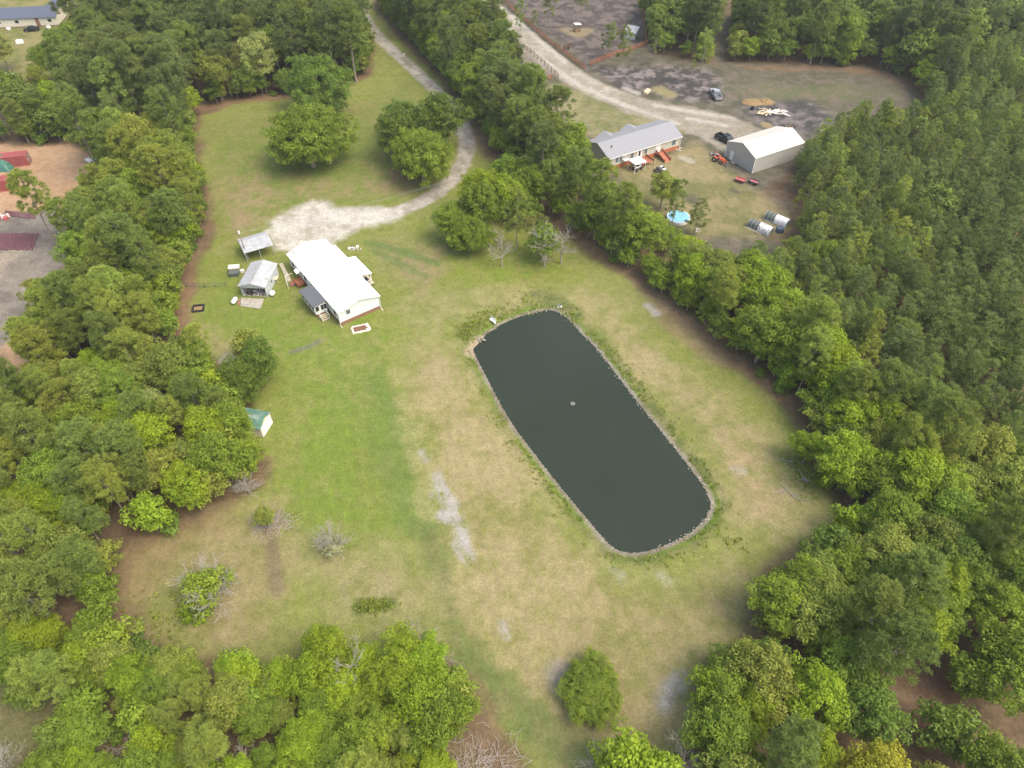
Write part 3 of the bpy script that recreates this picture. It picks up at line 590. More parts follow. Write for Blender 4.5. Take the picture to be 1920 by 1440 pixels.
sl_ = MB().prism([tuple(p) for p in pts], 0.0, .09, 'z').build('concrete_slab', M['conc'], None); sl_.data.transform(Matrix.Translation((-pts[0][0], -pts[0][1], 0))); sl_.location = (pts[0][0], pts[0][1], 0); tag(sl_, 'stained concrete slab in front of the open metal garage', 'slab')
pts = [at(*c6(x, y)) for x, y in ((148, 905), (186, 912), (186, 850), (165, 845))]
o = MB().prism([tuple(p-pts[0]) for p in pts], 0, .07, 'z').build('brick_patch', M['brick'], None); o.location = (pts[0][0], pts[0][1], 0); tag(o, 'small patch of red brick between the white tank and the concrete slab', 'brick patch')
def tank(name, label, p, q, r, z):
    d = np.array(q)-np.array(p); L = float(np.linalg.norm(d)); e = thing(name, label, 'tank', ((p[0]+q[0])/2, (p[1]+q[1])/2), math.atan2(d[1], d[0]))
    k = L/2; MB().lathe([(.02, -k), (r*.6, -k+.08), (r, -k+.3), (r, k-.3), (r*.6, k-.08), (.02, k)], (0, 0, z), 14, 'x').build('tank_body', M['tank'], e, smooth=True)
    for x in (-k*.55, k*.55): box('foot', M['dark'], e, (x, 0, (z-r)/2+.05), (.1, r*1.3, z-r+.1))
    MB().tube((0, 0, z+r-.05), (0, 0, z+r+.12), .12, n=8).build('valve_cap', M['tank'], e); return e
tank('propane_tank', 'white propane tank lying left of the concrete slab', at(*c6(95, 900), .4), at(*c6(142, 835), .4), .42, .55)
tank('small_tank', 'squat white tank at the right front corner of the metal garage', at(*c6(528, 810), .4), at(*c6(560, 765), .4), .5, .6)
p0 = at(*c6(125, 550)); t = thing('dog_house', 'small box shed with cream roof edge and dark netting side, left of the metal garage', 'dog house', p0, R_(8))
MB().box((0, .4, .55), (1.9, .9, 1.1)).build('box_body', M['old'], t); MB().prism([(-.15, 1.1), (-.15, 1.18), (.95, 1.34), (.95, 1.26)], -1.05, 1.05, 'x').build('roof', M['cream'], t)
MB().box((0, -.75, .42), (1.8, 1.2, .8)).build('pen', M['mesh'], t); box('side_box', M['trim'], t, (1.45, .1, .25), (.6, .6, .5))
a = at(*c6(635, 445)); b = at(*c6(740, 645)); o = MB().box((0, 0, .16), (float(np.linalg.norm(b-a)), .85, .3), taper=.9).build('plank_stack', M['old'], None, bevel=.04); o.location = (*(a+b)/2, 0); o.rotation_euler = (0, 0, ang(a, b)); tag(o, 'long pale weathered plank stack lying between the garage and the white roofed house', 'planks')
t = thing('work_table', 'small pale table against the right wall of the metal garage', 'table', at(*c6(593, 642)), R_(85))
box('tabletop', M['lumber'], t, (0, 0, .75), (1.1, .8, .06))
for x in (-.48, .48):
    for y in (-.33, .33): box('leg', M['lumber'], t, (x, y, .36), (.07, .07, .72))
clutter('junk_pile', 'small heap of pale junk on the grass above the porch of the white roofed house', 'junk', *at(*c6(1465, 275)), 16, 1.5, .55, ['trim', 'old', 'dark'], 8, (.15, .7), 0)
# stone bordered bed below the house
p0 = at(*c6(1540, 1180)); t = thing('flower_bed', 'rectangular bed of brown mulch ringed by white stones below the white roofed house', 'flower bed', p0, R_(18))
MB().box((0, 0, .06), (2.7, 1.5, .12)).build('mulch', M['mulch'], t)
rg = random.Random(4); sb = MB()
for i in range(44):
    u = i/44*8.4; x, y = (u-1.4, -.85) if u < 2.8 else (1.45, u-2.8-.8) if u < 4.3 else (1.4-(u-4.3), .85) if u < 7.1 else (-1.45, .8-(u-7.1))
    sb.box((x+rg.uniform(-.08, .08), y+rg.uniform(-.08, .08), .11), (rg.uniform(.22, .4), rg.uniform(.2, .34), .22), rz=rg.uniform(0, 3), taper=.7)
for i in range(10): sb.box((1.2+rg.uniform(-.3, .4), rg.uniform(-.7, .9), .12), (.35, .3, .22), rz=rg.uniform(0, 3), taper=.7)
sb.build('stone_border', M['wrock'], t)
# burnt square frame, left fence, small things on the grass
t = thing('fire_pit', 'dark square frame around bare earth near the left tree edge', 'fire pit', at(372, 579), R_(12))
f_ = MB()
for x, y, a_, b_ in ((0, .85, 2.2, .3), (0, -.85, 2.2, .3), (.95, 0, .3, 1.5), (-.95, 0, .3, 1.5)): f_.box((x, y, .16), (a_, b_, .32), taper=.85)
f_.build('frame', M['rubber'], t); box('ash_bed', M['hay'], t, (0, 0, .03), (1.5, 1.3, .05))
def fence(name, label, pts, h, rails, m, postm, group=None, step=2.6, rail_h=.14, pw=.14):
    P = [np.array(p) for p in pts]; e = thing(name, label, 'fence', P[0], 0, group); rl = MB(); o0 = P[0]; pm = None
    for k in range(len(P)-1):
        L = float(np.linalg.norm(P[k+1]-P[k])); a_ = ang(P[k], P[k+1]); mid = (P[k]+P[k+1])/2-o0
        for r in range(rails): rl.box((mid[0], mid[1], h*(r+.75)/rails), (L, .045, rail_h), rz=a_)
        n = max(1, round(L/step))
        for i in range(n+(1 if k == len(P)-2 else 0)):
            q = P[k]+(P[k+1]-P[k])*i/n-o0
            if pm is None: pm = box('post', M[postm], e, (0, 0, (h+.1)/2), (pw, pw, h+.1)); pm.location = (q[0], q[1], 0); pm.rotation_euler = (0, 0, a_)
            else:
                o = pm.copy(); COL.objects.link(o); o.parent = e; o.location = (q[0], q[1], 0); o.rotation_euler = (0, 0, a_)
    rl.build('rails', M[m], e); return e
fence('wire_fence', 'thin dark wire fence running from the left trees towards the metal garage', [at(350, 538), at(385, 539), at(424, 537)], 1.0, 3, 'mesh', 'dark', rail_h=.03, pw=.07)
fence('board_fence', 'red brown board fence along the upper side of the dirt road', [at(938, -4), at(960, 18), at(993, 49), at(1040, 88), at(1096, 131)], 1.4, 4, 'redf', 'redf')
fence('board_fence', 'short red brown board fence closing the bottom of the paddock', [at(1107, 123), at(1145, 107), at(1180, 97), at(1213, 84)], 1.4, 4, 'redf', 'redf')
fence('board_fence', 'dark brown fence along the lower side of the dirt road', [at(925, 30), at(962, 78), at(982, 90), at(1015, 117), at(1047, 146)], 1.3, 3, 'post', 'post')
fence('board_fence', 'short orange brown fence stub below the dirt road by the trees', [at(985, 163), at(1010, 155), at(1034, 148)], 1.3, 4, 'redf', 'redf')
fence('board_fence', 'brown fence running up the right side of the paddock by the north woods', [at(1212, 83), at(1207, 40), at(1198, -6)], 1.3, 3, 'redf', 'redf')
# utility pole and wires
pp = at(466, 487); t = thing('utility_pole', 'leaning grey utility pole beside the carport', 'utility pole', pp)
MB().tube((0, 0, 0), (-.25, .2, 6.3), .14, .10, 8).build('pole', M['bark'], t); MB().tube((-.25, .2, 6.0), (-.25, .2, 6.6), .20, .18, 8).build('transformer', M['tank'], t)
q0 = Vector((pp[0]-.25, pp[1]+.2, 6.2)); qe = at(985, 292, 8.5); q1 = Vector((qe[0], qe[1], 8.5))
t2 = thing('utility_pole', 'brown utility pole hidden among the trees right of the driveway bend', 'utility pole', (qe[0], qe[1])); MB().tube((0, 0, 0), (0, 0, 9), .15, .1, 8).build('pole', M['bark'], t2); box('crossarm', M['bark'], t2, (0, 0, 8.4), (.12, 1.6, .12))
wv = MB()
for off in (-.35, .35):
    pr_ = None
    for i in range(25):
        u = i/24; p_ = q0.lerp(q1+Vector((0, off, 0)), u); p_.z -= 1.2*4*u*(1-u); p_.y += off*.2
        if pr_ is not None: wv.tube(pr_, p_, .016, n=3, caps=False)
        pr_ = p_
o = wv.build('power_line', M['wire']); tag(o, 'pair of thin wires sagging from the pole by the carport over the driveway', 'power line')

# green roofed shed half under the trees
p1 = at(*(380+525/4, 640+612/4)); p2 = at(*(380+460/4, 640+716/4)); dv = (p2-p1)/np.linalg.norm(p2-p1); wid = 3.4; L = 6.2
ce = (p1+p2)/2; sr = math.atan2(dv[1], dv[0])-math.pi/2       # local x along the ridge, local -x away from the gable
bx_ = np.array([dv[1], -dv[0]]); 
if bx_[0] > 0: bx_ = -bx_
t = thing('shed', 'shed with a faded green roof and cream gable, half under the trees on the left', 'shed', ce, math.atan2(bx_[1], bx_[0]))
gable_walls(MB(), 0, L, -1.6, 1.6, 0, 2.1, 2.95, .1).build('wall', M['cream'], t); gable_roof(MB(), -.15, L+.15, -1.85, 1.85, 2.08, 3.0, .07).build('roof', M['gren'], t)
for y in (-.72, .72): box('door', M['trim'], t, (-.02, y*.98, 1.0), (.05, 1.3, 1.9))

# north east house
ex = np.array([18.4, 10.8]); ex = ex/np.linalg.norm(ex); NR = math.atan2(ex[1], ex[0]); fr = np.array([41.1, 161.8]); ey = np.array([-ex[1], ex[0]])
NC = fr-ex*10.9+ey*4.9
n = thing('house', 'long beige house with a light grey shingle roof and orange brick skirting', 'house', NC, NR)
gable_walls(MB(), -10.6, 10.6, -4.5, 4.5, .95, 3.2, 4.85).build('wall', M['beige'], n)
MB().box((0, -4.4, .46), (21.1, .2, .92)).box((0, 4.4, .46), (21.1, .2, .92)).box((10.5, 0, .46), (.2, 8.6, .92)).box((-10.5, 0, .46), (.2, 8.6, .92)).build('skirting', M['obrick'], n)
rf = gable_roof(MB(), -10.95, 10.95, -4.85, 4.85, 3.2, 4.95, .14); rf = rf.build('roof', M['lroof'], n)
for x in (-5.3, 1.9):   # two rear cross gables
    mb = MB(); mb.prism([(x-2.3, 3.25), (x-2.3, 3.37), (x, 4.45), (x+2.3, 3.37), (x+2.3, 3.25), (x, 4.33)], .6, 5.3, 'y'); mb.build('cross_gable', M['lroof'], rf)
    MB().prism([(x-2.0, .95), (x+2.0, .95), (x+2.0, 3.25), (x, 4.3), (x-2.0, 3.25)], 4.55, 5.0, 'y').build('bay_wall', M['beige'], n)
for x, y in ((-8.3, -2.2), (4.6, -.6)): MB().tube((x, y, 3.7), (x, y, 4.85), .14, n=8).build('vent_pipe', M['dark'], rf)
box('gutter', M['trim'], n, (0, -4.9, 3.16), (21.9, .1, .12)); downspout(n, 10.75, -4.62, 3.1, 1, 0)
for x, w_, hh in ((-8.2, .85, 1.2), (-7.1, .85, 1.2), (-3.8, .8, 1.2), (0.2, .9, 1.2), (8.7, 1.1, 1.4)): window(n, (x, -4.5, 2.2), w_, hh, 'y', -1, 'winblue')
for x, m__ in ((-1.65, 'glass'), (3.9, 'white')):
    o = box('door', M['trim'], n, (x, -4.54, 1.95), (1.5, .08, 2.1)); box('door_pane', M[m__], o, (x, -4.60, 2.0), (.55, .05, 1.6))
box('awning', M['trim'], n, (-6.0, -5.2, 2.0), (1.5, .8, .1))
def LN(x, y): return NC+ex*x+ey*y
def deck(label, cx, w_, dp, slope):
    e = thing('deck', label, 'deck', LN(cx, -4.6), NR); k = MB()
    if not slope:
        for i in range(int(dp/.16)): k.box((0, -.1-i*.16, .92), (w_, .14, .05))
    else: k.box((0, -.5, .92), (w_, .9, .06)); k.box((0, -.95-(dp-.9)/2, .48), (w_, dp-.6, .06), rx=math.atan2(.9, dp-.9))
    k.build('deck_floor', M['redwood'], e)
    for sx in (-w_/2, w_/2):
        r = MB().box((sx, -dp/2, 1.45 if not slope else 1.15), (.07, dp, .1), rx=0 if not slope else .32).box((sx, -dp/2, 1.2 if not slope else .9), (.05, dp, .35), rx=0 if not slope else .32); r.build('side_rail', M['redwood'], e)
        for yy in (-.1, -dp): box('post', M['redwood'], e, (sx, yy, .75 if not slope or yy > -.5 else .5), (.12, .12, 1.5 if not slope or yy > -.5 else 1.0))
    return e
deck('square red deck below the glass door of the beige house', -1.3, 3.3, 3.0, False)
deck('narrow red ramp with rails below the white door of the beige house', 4.2, 1.8, 3.6, True)
# white topped canopy with a buggy under it
t = thing('canopy', 'small canopy with a flat white top in front of the beige house', 'canopy', LN(-4.4, -7.3), NR)
box('canopy_top', M['tarpw'], t, (0, 0, 2.3), (3.3, 2.9, .12), taper=.96)
for x in (-1.5, 1.5):
    for y in (-1.3, 1.3): box('post', M['trim'], t, (x, y, 1.12), (.08, .08, 2.25))
def wheel(parent, x, y, r, w_, rim=True):
    o = MB().lathe([(r*.55, -w_/2), (r*.95, -w_/2), (r, -w_*.3), (r, w_*.3), (r*.95, w_/2), (r*.55, w_/2)], (0, 0, 0), 14, 'y').build('wheel', M['rubber'], parent); o.location = (x, y, r)
    if rim: MB().lathe([(r*.5, -w_*.52), (r*.5, w_*.52)], (0, 0, 0), 10, 'y').build('rim', M['rim'], o)
    return o
def buggy(name, label, cat, loc, rz, m, s=1.0):
    e = thing(name, label, cat, loc, rz); e.scale = (s, s, s)
    MB().box((0, 0, .62), (1.5, .5, .28), taper=.8).box((.55, 0, .8), (.5, .7, .16), taper=.7).box((-.6, 0, .82), (.55, .8, .1)).build('body', M[m], e, bevel=.04)
    MB().box((-.1, 0, .88), (.7, .34, .16), taper=.85).build('seat', M['rubber'], e, bevel=.03)
    MB().tube((.42, -.4, 1.1), (.42, .4, 1.1), .03).tube((.55, 0, .8), (.42, 0, 1.1), .03).build('handlebar', M['dark'], e)
    for x in (-.62, .62):
        for y in (-.5, .5): wheel(e, x, y, .30, .26)
    return e
buggy('quad_bike', 'white and dark quad bike parked under the white canopy', 'quad bike', LN(-4.2, -7.5), NR+.2, 'trim', 1.25)
buggy('quad_bike', 'dark quad bike on the grass, the left one below the beige house', 'quad bike', at(*c8(612, 575)), NR+1.2, 'black', 1.1)
buggy('quad_bike', 'quad bike with white fenders on the grass, the right one below the beige house', 'quad bike', at(*c8(648, 565)), NR+1.4, 'trim', 1.2)
o = MB().box((0, 0, .1), (2.0, .15, .1), rz=-.7).build('drain_pipe', M['trim'], None); o.location = (*at(*c8(762, 405)), 0); tag(o, 'white drain pipe lying on the grass at the right end of the beige house', 'pipe')
# barn
bf = np.array([51.9, 158.7]); bd = np.array([.345, -.939]); bl = np.array([.872, .489]); bw = 9.4; bL = 15.3
BR = math.atan2(bl[1], bl[0]); BC = bf+bd*bw/2
b_ = thing('barn', 'large grey metal barn with a cream roof against the pine plantation', 'barn', BC, BR)
gable_walls(MB(), 0, bL, -bw/2, bw/2, 0, 3.7, 5.3, .12).build('wall', M['bwall'], b_)
gable_roof(MB(), -.12, bL+.12, -bw/2-.12, bw/2+.12, 3.7, 5.38, .1).build('roof', M['broof'], b_)
for y in (-bw/2-.03, bw/2+.03): box('corner_trim', M['trim'], b_, (-.03, y, 1.85), (.12, .12, 3.68))
o = box('door', M['trim'], b_, (-.05, 2.6, 1.1), (.08, 1.05, 2.15)); box('step', M['conc'], b_, (-.5, 1.2, .08), (.7, 1.0, .16))
# pickups
def pickup(label, loc, rz, paint, bedm):
    e = thing('pickup_truck', label, 'pickup truck', loc, rz); w_ = 1.95
    MB().prism([(2.95, .45), (2.95, .95), (2.75, 1.12), (1.35, 1.22), (-.95, 1.22), (-.95, .42), (2.2, .35)], -w_/2, w_/2, 'y').build('body', M[paint], e, bevel=.05)
    k = MB()
    for y in (-w_/2+.06, w_/2-.06): k.box((-1.95, y, .82), (2.0, .12, .8))
    k.box((-2.93, 0, .82), (.1, w_, .8)).box((-1.95, 0, .47), (2.0, w_-.24, .1)); k.build('bed', M[paint], e)
    box('bed_liner', M[bedm], e, (-1.94, 0, .55), (1.86, w_-.28, .06))
    MB().prism([(1.25, 1.2), (.45, 1.78), (-.65, 1.82), (-.95, 1.2)], -w_/2+.1, w_/2-.1, 'y').build('cab_windows', M['glass'], e)
    MB().box((-.1, 0, 1.82), (1.25, w_-.34, .08)).box((-.84, 0, 1.5), (.12, w_-.2, .62)).build('cab_roof', M[paint], e, bevel=.03)
    for y in (-w_/2-.1, w_/2+.1): box('side_mirror', M[paint], e, (.85, y, 1.25), (.15, .22, .18))
    for y in (-.7, .7): box('headlight', M['rim'], e, (2.92, y, .85), (.08, .35, .2)); box('tail_light', M['red'], e, (-2.97, y*1.25, .95), (.06, .14, .35))
    box('bumper', M['rim'], e, (3.0, 0, .5), (.14, w_-.1, .2)); box('bumper', M['rim'], e, (-3.03, 0, .5), (.14, w_-.1, .18))
    for x in (-1.85, 1.85):
        for y in (-w_/2+.1, w_/2-.1): wheel(e, x, y, .40, .28)
    return e
pickup('silver pickup truck with a dark bed parked on the scorched ground above the dirt pad', at(1341, 181), ang(at(1349, 189), at(1333, 166)), 'silver', 'dark')
pickup('black pickup truck parked on the dirt pad at the corner of the barn', at(1361, 266), R_(-52), 'black', 'rubber')
# tractor
t = thing('tractor', 'orange red tractor with a front loader on the grass left of the barn', 'tractor', at(*c8(1066, 492)), R_(-48))
MB().box((.75, 0, .95), (1.5, .6, .6), taper=.85).box((1.5, 0, .8), (.15, .55, .7)).build('hood', M['orange'], t, bevel=.05); MB().box((-.55, 0, .75), (1.0, .5, .5)).build('chassis', M['dark'], t)
for y in (-.68, .68): MB().prism([(-1.15, .9), (-1.05, 1.25), (-.2, 1.25), (-.05, .95), (-.25, 1.1), (-1.0, 1.1)], y-.2, y+.2, 'y').build('fender', M['orange'], t)
MB().box((-.6, 0, 1.15), (.5, .5, .1)).box((-.83, 0, 1.35), (.1, .5, .4)).build('seat', M['rubber'], t, bevel=.03)
MB().tube((-.95, -.5, .9), (-.95, -.5, 2.1), .04).tube((-.95, .5, .9), (-.95, .5, 2.1), .04).tube((-.95, -.5, 2.1), (-.95, .5, 2.1), .04).build('roll_bar', M['orange'], t)
for y in (-.8, .8): wheel(t, -.6, y, .62, .36)
for y in (-.62, .62): wheel(t, 1.2, y, .38, .25)
MB().box((1.6, -.45, .75), (1.9, .1, .14), ry=.25).box((1.6, .45, .75), (1.9, .1, .14), ry=.25).build('loader_arms', M['orange'], t)
MB().prism([(2.5, .1), (3.1, .1), (3.1, .16), (2.6, .2), (2.55, .75), (2.45, .75)], -.8, .8, 'y').build('bucket', M['dark'], t)
clutter('implement', 'dark farm implement on the grass just above the tractor', 'implement', *at(*c8(1035, 440)), 8, .9, .35, ['dark', 'tin'], 12, (.3, .9), 0)
def cart(label, loc, rz, m, bedm):
    e = thing('utility_cart', label, 'cart', loc, rz); MB().box((0, 0, .5), (2.2, 1.25, .08)).box((0, -.62, .68), (2.2, .06, .3)).box((0, .62, .68), (2.2, .06, .3)).box((1.1, 0, .68), (.06, 1.25, .3)).box((-1.1, 0, .68), (.06, 1.25, .3)).build('tray', M[m], e)
    box('load', M[bedm], e, (0, 0, .58), (1.9, 1.05, .1)); MB().tube((1.1, 0, .45), (2.1, 0, .35), .05).build('drawbar', M['dark'], e)
    for y in (-.72, .72): wheel(e, -.1, y, .3, .18)
    return e
cart('faded red utility cart on the grass below the barn', at(*c8(1230, 645)), R_(-35), 'red', 'red')
cart('dark blue cart with a red load at the edge of the plantation below the barn', at(*c8(1330, 660)), R_(-40), 'bluep', 'red')
# pool and coops
pc = at(1272, 407, .5); t = thing('pool', 'round above ground pool under a pale blue cover behind the trees', 'pool', pc); t.scale = (.82, .82, .6)
MB().lathe([(3.0, 0), (3.0, 1.1), (2.85, 1.1)], (0, 0, 0), 32).build('pool_wall', M['trim'], t); MB().lathe([(2.84, 1.08), (2.84, 1.13), (1.5, 1.16), (.1, 1.15)], (0, 0, 0), 32).build('pool_cover', M['pool'], t)
o = MB().box((0, 0, .3), (1.1, .6, .6), taper=.8).build('pool_pump', M['tank'], None, bevel=.05); o.location = (*at(1307, 434), 0); tag(o, 'small white pump box right of the blue pool', 'pump')
def coop(label, cx, cy, rz, L, w_, hgt, cover):
    e = thing('chicken_coop', label, 'chicken coop', (cx, cy), rz); k = MB()
    for i in range(7):
        x = -L/2+L*i/6; pr = None
        for j in range(9):
            a = math.pi*j/8; p_ = (x, -w_/2*math.cos(a), hgt*math.sin(a)**.7)
            if pr: k.tube(pr, p_, .04, n=4, caps=False)
            pr = p_
    k.box((0, -w_/2, .15), (L, .08, .3)).box((0, w_/2, .15), (L, .08, .3)); k.build('frame', M['tin'], e)
    prof = [(-w_/2*.9*math.cos(math.pi*j/10), .04+hgt*math.sin(math.pi*j/10)**.7) for j in range(11)]
    q = MB(); x0, x1 = -L*.05, L/2+.05
    for j in range(10): q.face([(x0, *prof[j]), (x1, *prof[j]), (x1, *prof[j+1]), (x0, *prof[j+1])])
    c__ = q.build('cover', M[cover], e); sm_ = c__.modifiers.new('thickness', 'SOLIDIFY'); sm_.thickness = .04
    q = MB(); q.prism([(p_[0]*.97, p_[1]-.07) for p_ in prof[1:10]]+[(w_/2*.9, 0), (-w_/2*.9, 0)], -L/2+.05, L/2-.05, 'x'); q.build('netting', M['mesh'], e)
    return e
M['tornw'] = mat('torn white tarpaulin', (.80, .81, .82), .5, var=.05, dirt=((.08, .09, .085), 1.6, .52, .95))
cr_ = R_(-42)
coop('hoop coop under a torn white cover, the left of the two by the plantation', *(at(*c8(1385, 985), .6)), cr_, 5.0, 2.4, 1.6, 'tornw')
coop('hoop coop under a clean white cover, the right of the two by the plantation', *(at(*c8(1508, 925), .6)), cr_, 5.0, 2.4, 1.6, 'tarpw')
o = MB().box((0, 0, .5), (1.4, 1.2, 1.0), taper=.92).build('feed_box', M['bluep'], None, bevel=.05); o.location = (*at(*c8(1525, 1020)), 0); tag(o, 'dark blue box between the two hoop coops and the plantation', 'box')
o = MB().box((0, 0, .08), (4.0, .12, .14)).build('ground_beam', M['lumber'], None); q_ = at(*c8(1320, 1010)); o.location = (*q_, 0); o.rotation_euler = (0, 0, R_(-44)); tag(o, 'long pale beam on the ground left of the torn hoop coop', 'beam')
# paddock
t = thing('hay_feeder', 'small hay feeder with a white roof in a ring of scattered straw', 'feeder', at(1082, 59), .3)
box('roof', M['trim'], t, (0, 0, 2.3), (2.2, 1.7, .1), ry=.12)
for x in (-.9, .9):
    for y in (-.65, .65): box('post', M['post'], t, (x, y, 1.12), (.12, .12, 2.25))
box('hay_bale', M['hay'], t, (0, 0, .6), (1.4, 1.0, .9)); box('rack', M['post'], t, (0, 0, .15), (1.9, 1.4, .2))
a = at(1171, 52, 2.4); b = at(1186, 62, 2.4); t = thing('run_in_shed', 'open sided metal run in shed in the paddock near the north woods', 'shed', at(1183, 70), R_(-25))
MB().prism([(-1.9, 1.9), (-1.9, 1.98), (1.9, 2.9), (1.9, 2.82)], -2.0, 2.0, 'x').build('roof', M['tin'], t)
box('front_panel', M['tinw'], t, (0, -1.75, .95), (3.7, .08, 1.85)); box('side_panel', M['dark'], t, (-1.8, 0, 1.1), (.08, 3.4, 2.0)); box('back_panel', M['tinw'], t, (0, 1.7, 1.35), (3.7, .08, 2.7))
for x in (-1.85, 1.85):
    for y in (-1.65, 1.6): box('post', M['post'], t, (x, y, 1.05 if y < 0 else 1.4), (.12, .12, 1.95 if y < 0 else 2.75))
# horse (one skinned body)
def horse(label, loc, rz):
    J = [((0, 0, 1.25), .30), ((-.55, 0, 1.30), .28), ((.5, 0, 1.30), .28), ((.82, 0, 1.55), .17), ((1.12, 0, 1.85), .12), ((1.30, 0, 1.86), .11), ((1.62, 0, 1.60), .065),
         ((-.62, .17, .98), .16), ((-.52, .17, .72), .09), ((-.70, .17, .50), .06), ((-.66, .17, .08), .05), ((-.62, -.17, .98), .16), ((-.72, -.17, .72), .09), ((-.86, -.17, .50), .06), ((-.82, -.17, .08), .05),
         ((.52, .16, .98), .12), ((.52, .16, .55), .065), ((.52, .16, .08), .05), ((.62, -.16, .98), .12), ((.66, -.16, .55), .065), ((.60, -.16, .08), .05), ((-.82, 0, 1.36), .10)]
    Ed = [(0, 1), (0, 2), (2, 3), (3, 4), (4, 5), (5, 6), (1, 7), (7, 8), (8, 9), (9, 10), (1, 11), (11, 12), (12, 13), (13, 14), (2, 15), (15, 16), (16, 17), (2, 18), (18, 19), (19, 20), (1, 21)]
    e = thing('horse', label, 'horse', loc, rz)
    me = bpy.data.meshes.new('body'); me.from_pydata([j[0] for j in J], Ed, []); o = bpy.data.objects.new('body', me); COL.objects.link(o); o.parent = e; me.materials.append(M['horse'])
    o.modifiers.new('skin', 'SKIN'); sv = me.skin_vertices[0].data if me.skin_vertices else None
    if sv is None:
        import bmesh
        bm = bmesh.new(); bm.from_mesh(me); ly = bm.verts.layers.skin.verify(); bm.verts.ensure_lookup_table()
        for i, j in enumerate(J): bm.verts[i][ly].radius = (j[1], j[1])
        bm.verts[0][ly].use_root = True; bm.to_mesh(me); bm.free()
    o.modifiers.new('sub', 'SUBSURF').levels = 1; o.modifiers['sub'].render_levels = 1
    MB().tube((-.9, 0, 1.36), (-1.08, 0, .7), .07, .03).build('tail', M['mane'], e); MB().box((.95, 0, 1.82), (.5, .05, .16), ry=-.75).build('mane', M['mane'], e)
    for y in (-.06, .06): MB().tube((1.2, y, 1.93), (1.2, y*1.3, 2.08), .035, .01, 4).build('ear', M['horse'], e)
horse('brown horse standing in the paddock close to the red fence', at(1062, 94), R_(20))
# timber, straw, scrap
o = MB().box((0, 0, .3), (2.6, 1.1, .6)).box((.1, .05, .65), (2.3, 1.0, .12)).build('lumber_stack', M['lumber'], None, bevel=.03); o.location = (*at(1213, 174), 0); o.rotation_euler = (0, 0, R_(60)); tag(o, 'stack of pale sawn lumber at the upper edge of the dirt road', 'lumber stack')
rg = random.Random(31)
def heap(name, label, cat, p, rx, ry, hz_, m, seed):
    rg = np.random.RandomState(seed); N_ = 18; V = []; Fq = []
    for i in range(N_+1):
        for j in range(24):
            a_ = 6.283*j/24; r = i/N_; z = hz_*(1-r*r)*(1+.25*math.sin(3*a_+seed))+.06*rg.rand()
            V.append((rx*r*math.cos(a_)*(1+.12*math.sin(2*a_+seed)), ry*r*math.sin(a_), z if i < N_ else -.05))
    for i in range(N_):
        for j in range(24): Fq.append([i*24+j, i*24+(j+1) % 24, (i+1)*24+(j+1) % 24, (i+1)*24+j])
    me = np_mesh(name, V, Fq, M[m]); o = bpy.data.objects.new(name, me); COL.objects.link(o); o.location = (*p, 0); return tag(o, label, cat)
heap('straw_heap', 'low orange straw heap above the scrap wood pile', 'straw heap', at(1410, 193), 2.6, 1.8, .5, 'hay', 2)
heap('straw_heap', 'small yellowish straw heap at the right of the larger orange one', 'straw heap', at(1436, 190), 1.8, 1.5, .5, 'hay', 5)
t = thing('scrap_wood_pile', 'pile of white and tan scrap boards on the scorched ground above the barn', 'scrap pile', at(1447, 212))
w1, w2 = MB(), MB()
for i in range(46):
    x = rg.gauss(0, 2.1); y = rg.gauss(0, .75); (w1 if (x > -.8 and rg.random() < .8) else w2).box((x, y, rg.uniform(.1, .55)), (rg.uniform(.8, 2.2), rg.uniform(.15, .45), .07), rz=rg.uniform(-.9, 1.0), ry=rg.uniform(-.2, .2))
w1.build('white_boards', M['board'], t); w2.build('tan_boards', M['lumber'], t)
o = MB().lathe([(.02, 0), (.3, 0), (.35, .7), (.3, .75), (.02, .8)], n=12).build('bucket', M['tank'], None, smooth=False); o.location = (*at(1538, 249), 0); tag(o, 'white bucket by the plantation edge behind the barn', 'bucket')
clutter('burn_pile', 'dark stump pile on the scorched ground behind the barn', 'stump pile', *at(1481, 240), 14, 1.3, .6, ['dark', 'post'], 6, (.4, 1.2), 0)
o = MB().lathe([(.02, 0), (.4, 0), (.42, .9), (.02, .95)], n=12).build('barrel', M['black'], None); o.location = (*at(1410, 206), 0); tag(o, 'black barrel between the straw heap and the scrap boards', 'barrel')

# north west house
na = at(*c1(0, 150), 2.7); nb = at(*c1(415, 132), 2.7); nr = ang(na, nb); ncx = (na+nb)/2+np.array([-math.sin(nr), math.cos(nr)])*4.6+np.array([-2, 0])
n2_ = thing('house', 'low pale house with a blue grey roof at the top left corner', 'house', ncx, nr)
gable_walls(MB(), -10.2, 10.2, -4.2, 4.2, 0.3, 2.75, 4.6).build('wall', M['cream'], n2_); gable_roof(MB(), -10.5, 10.5, -4.6, 4.6, 2.7, 4.65, .14).build('roof', M['broofn'], n2_)
MB().box((0, 0, .15), (20.3, 8.3, .3)).build('foundation', M['brick'], n2_)
mb = MB(); mb.prism([(4.0, 2.8), (4.0, 2.92), (7.0, 4.4), (10, 2.92), (10, 2.8), (7, 4.28)], 1.0, 9.5, 'y'); mb.build('wing_roof', M['broofn'], n2_); MB().prism([(4.3, .02), (9.7, .02), (9.7, 2.8), (7, 4.2), (4.3, 2.8)], 4.25, 9.2, 'y').build('wing_wall', M['cream'], n2_)
box('door', M['brick'], n2_, (4.2, -4.24, 1.45), (1.2, .08, 2.2))
for x in (-7.5, -2, 8): window(n2_, (x, -4.2, 1.8), 1.2, .9, 'y', -1)
